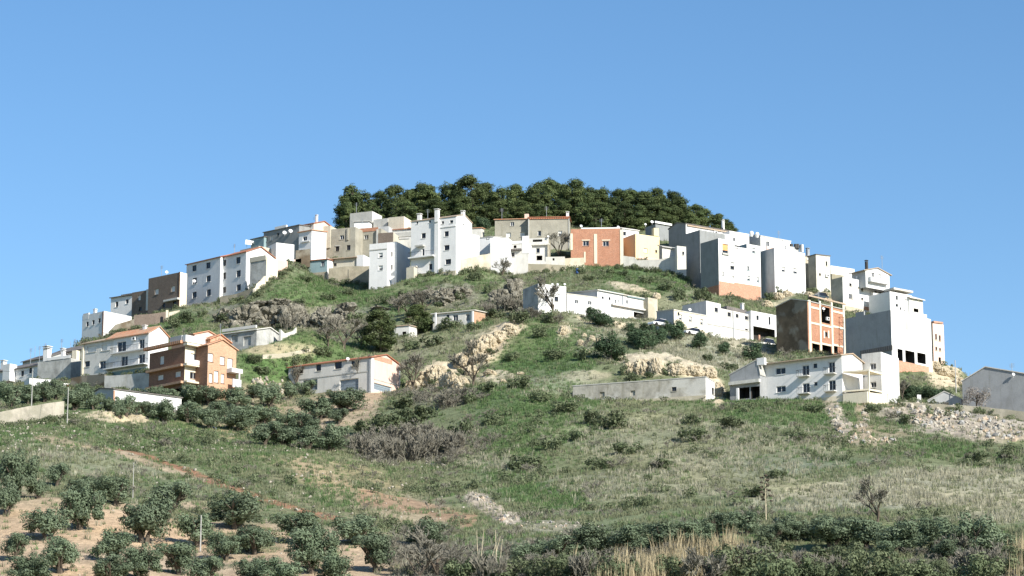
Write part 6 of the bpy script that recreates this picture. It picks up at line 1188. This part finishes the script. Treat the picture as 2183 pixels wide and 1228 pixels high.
def scatter(name, label, pts, scl, proto_me, flat=None):
    """many copies of one small mesh on the ground, as one object (geometry nodes)"""
    me = bpy.data.meshes.new(name); me.vertices.add(len(pts)); me.vertices.foreach_set('co', np.ascontiguousarray(pts, dtype=np.float32).ravel())
    a = me.attributes.new('scl', 'FLOAT_VECTOR', 'POINT'); zz_ = RNG.uniform(.75, 1.3, len(pts)); a.data.foreach_set('vector', np.stack([scl, scl, scl * zz_], 1).astype(np.float32).ravel())
    a = me.attributes.new('rot', 'FLOAT_VECTOR', 'POINT'); rr = RNG.uniform(0, 6.28, (len(pts), 3)); rr[:, :2] = RNG.normal(0, .12, (len(pts), 2)); a.data.foreach_set('vector', rr.astype(np.float32).ravel())
    src = bpy.data.objects.new(name + '_source', proto_me)
    ng = bpy.data.node_groups.new(name, 'GeometryNodeTree'); ng.interface.new_socket('Geometry', in_out='INPUT', socket_type='NodeSocketGeometry'); ng.interface.new_socket('Geometry', in_out='OUTPUT', socket_type='NodeSocketGeometry')
    N = ng.nodes; i = N.new('NodeGroupInput'); o_ = N.new('NodeGroupOutput'); ip = N.new('GeometryNodeInstanceOnPoints'); oi = N.new('GeometryNodeObjectInfo'); oi.inputs['Object'].default_value = src; oi.inputs['As Instance'].default_value = True
    L = ng.links; L.new(i.outputs[0], ip.inputs['Points']); L.new(oi.outputs['Geometry'], ip.inputs['Instance'])
    for nm, sk in (('scl', 'Scale'), ('rot', 'Rotation')):
        na = N.new('GeometryNodeInputNamedAttribute'); na.data_type = 'FLOAT_VECTOR'; na.inputs['Name'].default_value = nm; L.new(na.outputs['Attribute'], ip.inputs[sk])
    L.new(ip.outputs[0], o_.inputs[0]); o = link(name, me); md = o.modifiers.new('scatter', 'NODES'); md.node_group = ng; tag(o, label, None, None, 'stuff'); return o
area = (DU * Yf / F) * DY; vis = (uf > -160) & (uf < 2340) & (Yf < 640) & (Yf > 262)
slope_ok = 1.0
def sample(weights, dens_total=None):
    w = weights * area * vis; n = int(w.sum()); c = np.cumsum(w); k = np.searchsorted(c, RNG.random(n) * c[-1]); k = np.minimum(k, len(c) - 1)
    X = Xf[k] + (RNG.random(n) - .5) * DU * Yf[k] / F; Y = Yf[k] + (RNG.random(n) - .5) * DY
    return np.stack([X, Y, gz(X, Y)], 1), k
K_ = KEY; nA = np.clip(.5 + 1.1 * fbm(Xf, Yf, 7, 3, 91), 0, 1.4); nB = np.clip(.5 + 1.3 * fbm(Xf, Yf, 5, 3, 97), 0, 1.5); nC = np.clip(-.15 + 1.6 * fbm(Xf, Yf, 9, 4, 101), 0, 1.5)
D = {'grass_green': WC[:, K_['lush']] * 3.4 + WC[:, K_['dull']] * .7 * nA + .12 * WC[:, K_['soil']] * nB,
     'grass_dull': WC[:, K_['dull']] * 2.4 * nB + WC[:, K_['lush']] * .5 + WC[:, K_['dry']] * .7 + .16 * WC[:, K_['soil']] * nA + .7 * WC[:, K_['rock']] * nA + .5 * WC[:, K_['bramble']] + .35 * WC[:, K_['rubble']] + .12 * WC[:, K_['cliff']] + .4 * WC[:, K_['red']] * nA,
     'grass_straw': WC[:, K_['dry']] * 2.6 * nA + WC[:, K_['dull']] * .22 * nC + .02 * WC[:, K_['soil']] + .3 * WC[:, K_['bramble']]}
for nm, lab, mesh in (('grass_green', 'lush green grass on the banks and between the houses', tuft('green_tuft', 16, .42, .34, .035, 'grass_green', 1)), ('grass_dull', 'olive green rough grass over the hillside', tuft('dull_tuft', 15, .46, .34, .033, 'grass_dull', 2)), ('grass_straw', 'dry straw coloured grass in pale drifts on the slope', tuft('straw_tuft', 15, .58, .34, .028, 'grass_straw', 3))):
    P_, k = sample(D[nm]); scatter(nm, lab, P_, RNG.uniform(.55, 1.35, len(P_)) * (1.0), mesh)
weed = card_mesh('weed_clump', [(0, 0, .22, .42, .28, 60), (.25, .1, .35, .25, .22, 30), (-.2, -.15, .3, .25, .25, 30)], .075, 'shrub_leaf', 5, .5, shell=.4)
P_, k = sample((WC[:, K_['dull']] * .22 + WC[:, K_['lush']] * .16 + .10 * WC[:, K_['rock']] + .06 * WC[:, K_['dry']] + .02 * WC[:, K_['soil']] + .05 * WC[:, K_['cliff']] + .08 * WC[:, K_['rubble']]) * nC * 1.6); cw = C[RNG.integers(0, len(C), 1100)]; wx = cw[:, 0] + RNG.normal(0, .9, len(cw)); wy = cw[:, 1] - RNG.uniform(.1, 1.3, len(cw)); P_ = np.concatenate([P_, np.stack([wx, wy, gz(wx, wy)], 1)]); scatter('weeds', 'low dark weeds and bushlets dotted over the slope', P_, RNG.uniform(.6, 2.2, len(P_)), weed)
rnd = random.Random(66); segs = []
for q in range(9): a = rnd.uniform(0, 6.28); branch(segs, np.array((.35 * math.cos(a), .35 * math.sin(a), -.1)), np.array((.4 * math.cos(a), .4 * math.sin(a), .9)), .4, .02, 2, rnd, .6, .05, 3, .012)
P_, k = sample((WC[:, K_['bramble']] * .75 + .03 * WC[:, K_['dull']] + .05 * WC[:, K_['rock']]) * nB); scatter('brambles', 'grey brown leafless scrub in the hollow', P_, RNG.uniform(.7, 1.9, len(P_)), limb_mesh('bramble_clump', segs, 'twig', 3))
peb = rock_mesh('pebble', 90, 1, 'stone_white', 0, .5)
fld = ((vf > 875) & (vf < 975) & (uf < 620)) * .35 + ((vf > 960) & (vf < 1100) & (uf > 250) & (uf < 1000)) * .035 + .006
P_, k = sample(fld * (WC[:, K_['lush']] + WC[:, K_['dull']]) * nA + .10 * WC[:, K_['soil']] * nB + .5 * WC[:, K_['rubble']] + .12 * WC[:, K_['cliff']] + .16 * WC[:, K_['rock']] + .08 * WC[:, K_['red']]); scatter('pebbles', 'pale stones scattered in the field and on bare soil', P_, RNG.uniform(.05, .17, len(P_)), peb)
P_, k = sample(((vf > 880) & (vf < 970) & (uf < 640)) * .30 * nA * (WC[:, K_['lush']] + WC[:, K_['dull']]) + ((vf > 960) & (vf < 1100) & (uf > 250) & (uf < 1000)) * .03); P_[:, 2] += .22; scatter('field_stones', 'white stones standing out of the green field at left', P_, RNG.uniform(.10, .24, len(P_)), peb)
cane = tuft('cane_clump', 12, 2.6, .5, .045, 'cane', 8, .22)
def in_ell(*es): return sum((((uf - a) / c) ** 2 + ((vf - b_) / d) ** 2 < 1).astype(float) for a, b_, c, d in es)
P_, k = sample(in_ell((1390, 1215, 80, 34), (1500, 1190, 80, 26), (1580, 1185, 50, 16), (1330, 1235, 90, 24), (2170, 1215, 30, 50), (1460, 1225, 60, 22), (1560, 1180, 40, 22)) * 1.0 * nA + in_ell((1050, 1225, 50, 26), (1200, 1220, 90, 22)) * .12 * nA); scatter('canes', 'tall dry tan canes along the bottom edge', P_, RNG.uniform(.6, 1.1, len(P_)), cane)

# ------------------------------------------------------------------ poles, cars, small things
def pole(name, label, cat, x, y1, y0, mat='pole_grey', r0=.10, Y=None, arm=None, group=None):
    p = at(x, y0, Y) if Y else hit(x, y0); H_ = at(x, y1, p[1])[2] - p[2]; r = Root(name, p); tag(r.e, label, cat, group); t = MB()
    t.tube([p - np.array((0, 0, 1.0)), p + np.array((0, 0, H_))], [r0, r0 * .65], 8); t.build('pole', M[mat], r)
    if arm:
        for a_, z_ in arm: t = MB(); q = p + np.array((0, 0, H_ + z_)); e = q + np.array((a_, -.1, .15)); t.tube([q, e], .04, 5); t.build('arm', M[mat], r); t = MB(); c_ = np.array((.28 * np.sign(a_), 0, 0)); t.hexa([e + np.array(v) for v in ((-.3, -.12, -.1), (.3, -.12, -.1), (.3, .12, -.1), (-.3, .12, -.1), (-.25, -.08, .06), (.25, -.08, .06), (.25, .08, .06), (-.25, .08, .06))]); t.build('lamp_head', M['metal_grey'], r)
pole('utility_pole', 'grey utility pole behind the field wall at the far left', 'utility pole', 67, 786, 866, Y=436, r0=.09)
pole('utility_pole', 'grey utility pole at the right end of the field wall', 'utility pole', 143, 826, 906, r0=.09)
pole('utility_pole', 'pale thin pole among the nearest olives at lower left', 'utility pole', 427, 1098, 1176, r0=.09)
pole('utility_pole', 'very thin grey pole at the upper edge of the nearest olives', 'utility pole', 283, 986, 1062, r0=.06)
pole('utility_pole', 'thin grey pole on the bare slope left of the large blue-grey gable', 'utility pole', 2038, 768, 826, Y=470, r0=.10)
pole('street_lamp', 'street lamp with two arms in front of the tall white house', 'street lamp', 941.5, 480, 588, Y=572.6, r0=.07, arm=[(-.9, 0), (.7, -.5)])
def car(x, y, label, mat, phi, L=4.3, Hc=1.5, Y=None, group=None):
    p = at(x, y, Y) if Y else hit(x, y); r = Root('parked_car', p, R(phi)); tag(r.e, label, 'car', group); c, s = math.cos(R(phi)), math.sin(R(phi)); ex, ey = np.array((c, -s, 0)), np.array((s, c, 0))
    Q = lambda a, b_, z: p + a * ex + b_ * ey + np.array((0, 0, z)); w = .85; h1 = Hc * .56
    def loft(name, prof, mt, w0, parent=None):
        t = MB(); k = len(prof)
        for sgn in (-1, 1): t.quad(*[Q(a, sgn * ww * w0, z) for a, z, ww in (prof if sgn < 0 else prof[::-1])])
        for i in range(k): j = (i + 1) % k; (a, z, wa), (b_, zz_, wb) = prof[i], prof[j]; t.quad(Q(b_, -wb * w0, zz_), Q(a, -wa * w0, z), Q(a, wa * w0, z), Q(b_, wb * w0, zz_))
        return t.build(name, M[mt], r)
    h = L / 2
    loft('body', [(-h, .28, .9), (h, .28, .9), (h, h1 * .85, .92), (h * .95, h1, .95), (-h * .4, h1 * 1.02, 1), (-h * .95, h1 * .92, .95), (-h, h1 * .7, .92)], mat, w)
    loft('cabin', [(-h * .42, h1 * 1.02, .95), (h * .88, h1 * 1.0, .95), (h * .68, Hc, .8), (-h * .10, Hc, .8)], 'glass', w)
    loft('roof_panel', [(-h * .12, Hc + .004, .8), (h * .70, Hc + .004, .8), (h * .68, Hc + .05, .78), (-h * .08, Hc + .05, .78)], mat, w)
    for a in (-h * .62, h * .62):
        for sgn in (-1, 1): t = MB(); t.tube([Q(a, sgn * (w - .18), .32), Q(a, sgn * (w + .02), .32)], .32, 12); t.quad(*[Q(a + .32 * math.cos(k), sgn * (w - .18), .32 + .32 * math.sin(k)) for k in np.linspace(0, 6.28, 12, endpoint=False)]); t.build('wheel', M['tyre'], r)
car(1631, 744, 'white van parked below the cream carport house', 'car_white', -35, 4.4, 1.9, Y=522)
car(1745, 640, 'dark car with a bright roof on the terrace under the cream stone house', 'car_dark', -30, 4.2, 1.5)
car(1404, 697, 'white car parked in front of the dark end of the low cream house', 'car_white', -40, 4.0, 1.4, Y=508)
car(1474, 716, 'white car parked in front of the windows of the low cream house', 'car_white', -40, 4.0, 1.4, Y=508)
p = hit(450, 917); t = MB(); rn = random.Random(3)
V_ = [[p + np.array((i * .35 - .9, j * .3, .15 + .45 * math.exp(-((i - 2.3) ** 2) / 3) + rn.uniform(-.1, .12))) for i in range(6)] for j in range(4)]
for j in range(3):
    for i in range(5): t.quad(V_[j][i], V_[j][i + 1], V_[j + 1][i + 1], V_[j + 1][i])
r = Root('tarpaulin', p); tag(r.e, 'crumpled blue tarpaulin on the grassy crest at left', 'tarpaulin'); t.build('sheet', M['tarp_blue'], r)
p = hit(1231, 583); t = MB(); t.tube([p + np.array((0, 0, z)) for z in (-.1, .02, .5, .52, .9, 1.0)], [.30, .31, .33, .31, .31, .30], 12); r = Root('barrel', p); tag(r.e, 'blue barrel standing on the slope left of the orange brick house', 'barrel'); t.build('body', M['tarp_blue'], r)

def cable(label, pts, sag):
    q = [at(*p_) for p_ in pts]; r = Root('power_cable', q[0]); tag(r.e, label, 'cable')
    for a_, b_ in zip(q[:-1], q[1:]):
        t = MB(); t.tube([a_ + (b_ - a_) * k / 10 - np.array((0, 0, sag * 4 * (k / 10) * (1 - k / 10))) for k in range(11)], .022, 4); t.build('wire', M['frame_dark'], r)
p1, p2, p3, p4 = (hit(143, 906)[1], 436, hit(427, 1176)[1], hit(283, 1062)[1])
cable('thin dark cable strung between the two poles by the field wall', [(143, 828, p1), (67, 788, p2), (-60, 778, 440)], .6)
cable('thin dark cable between the two thin poles above the nearest olives', [(427, 1100, p3), (283, 988, p4)], .8)
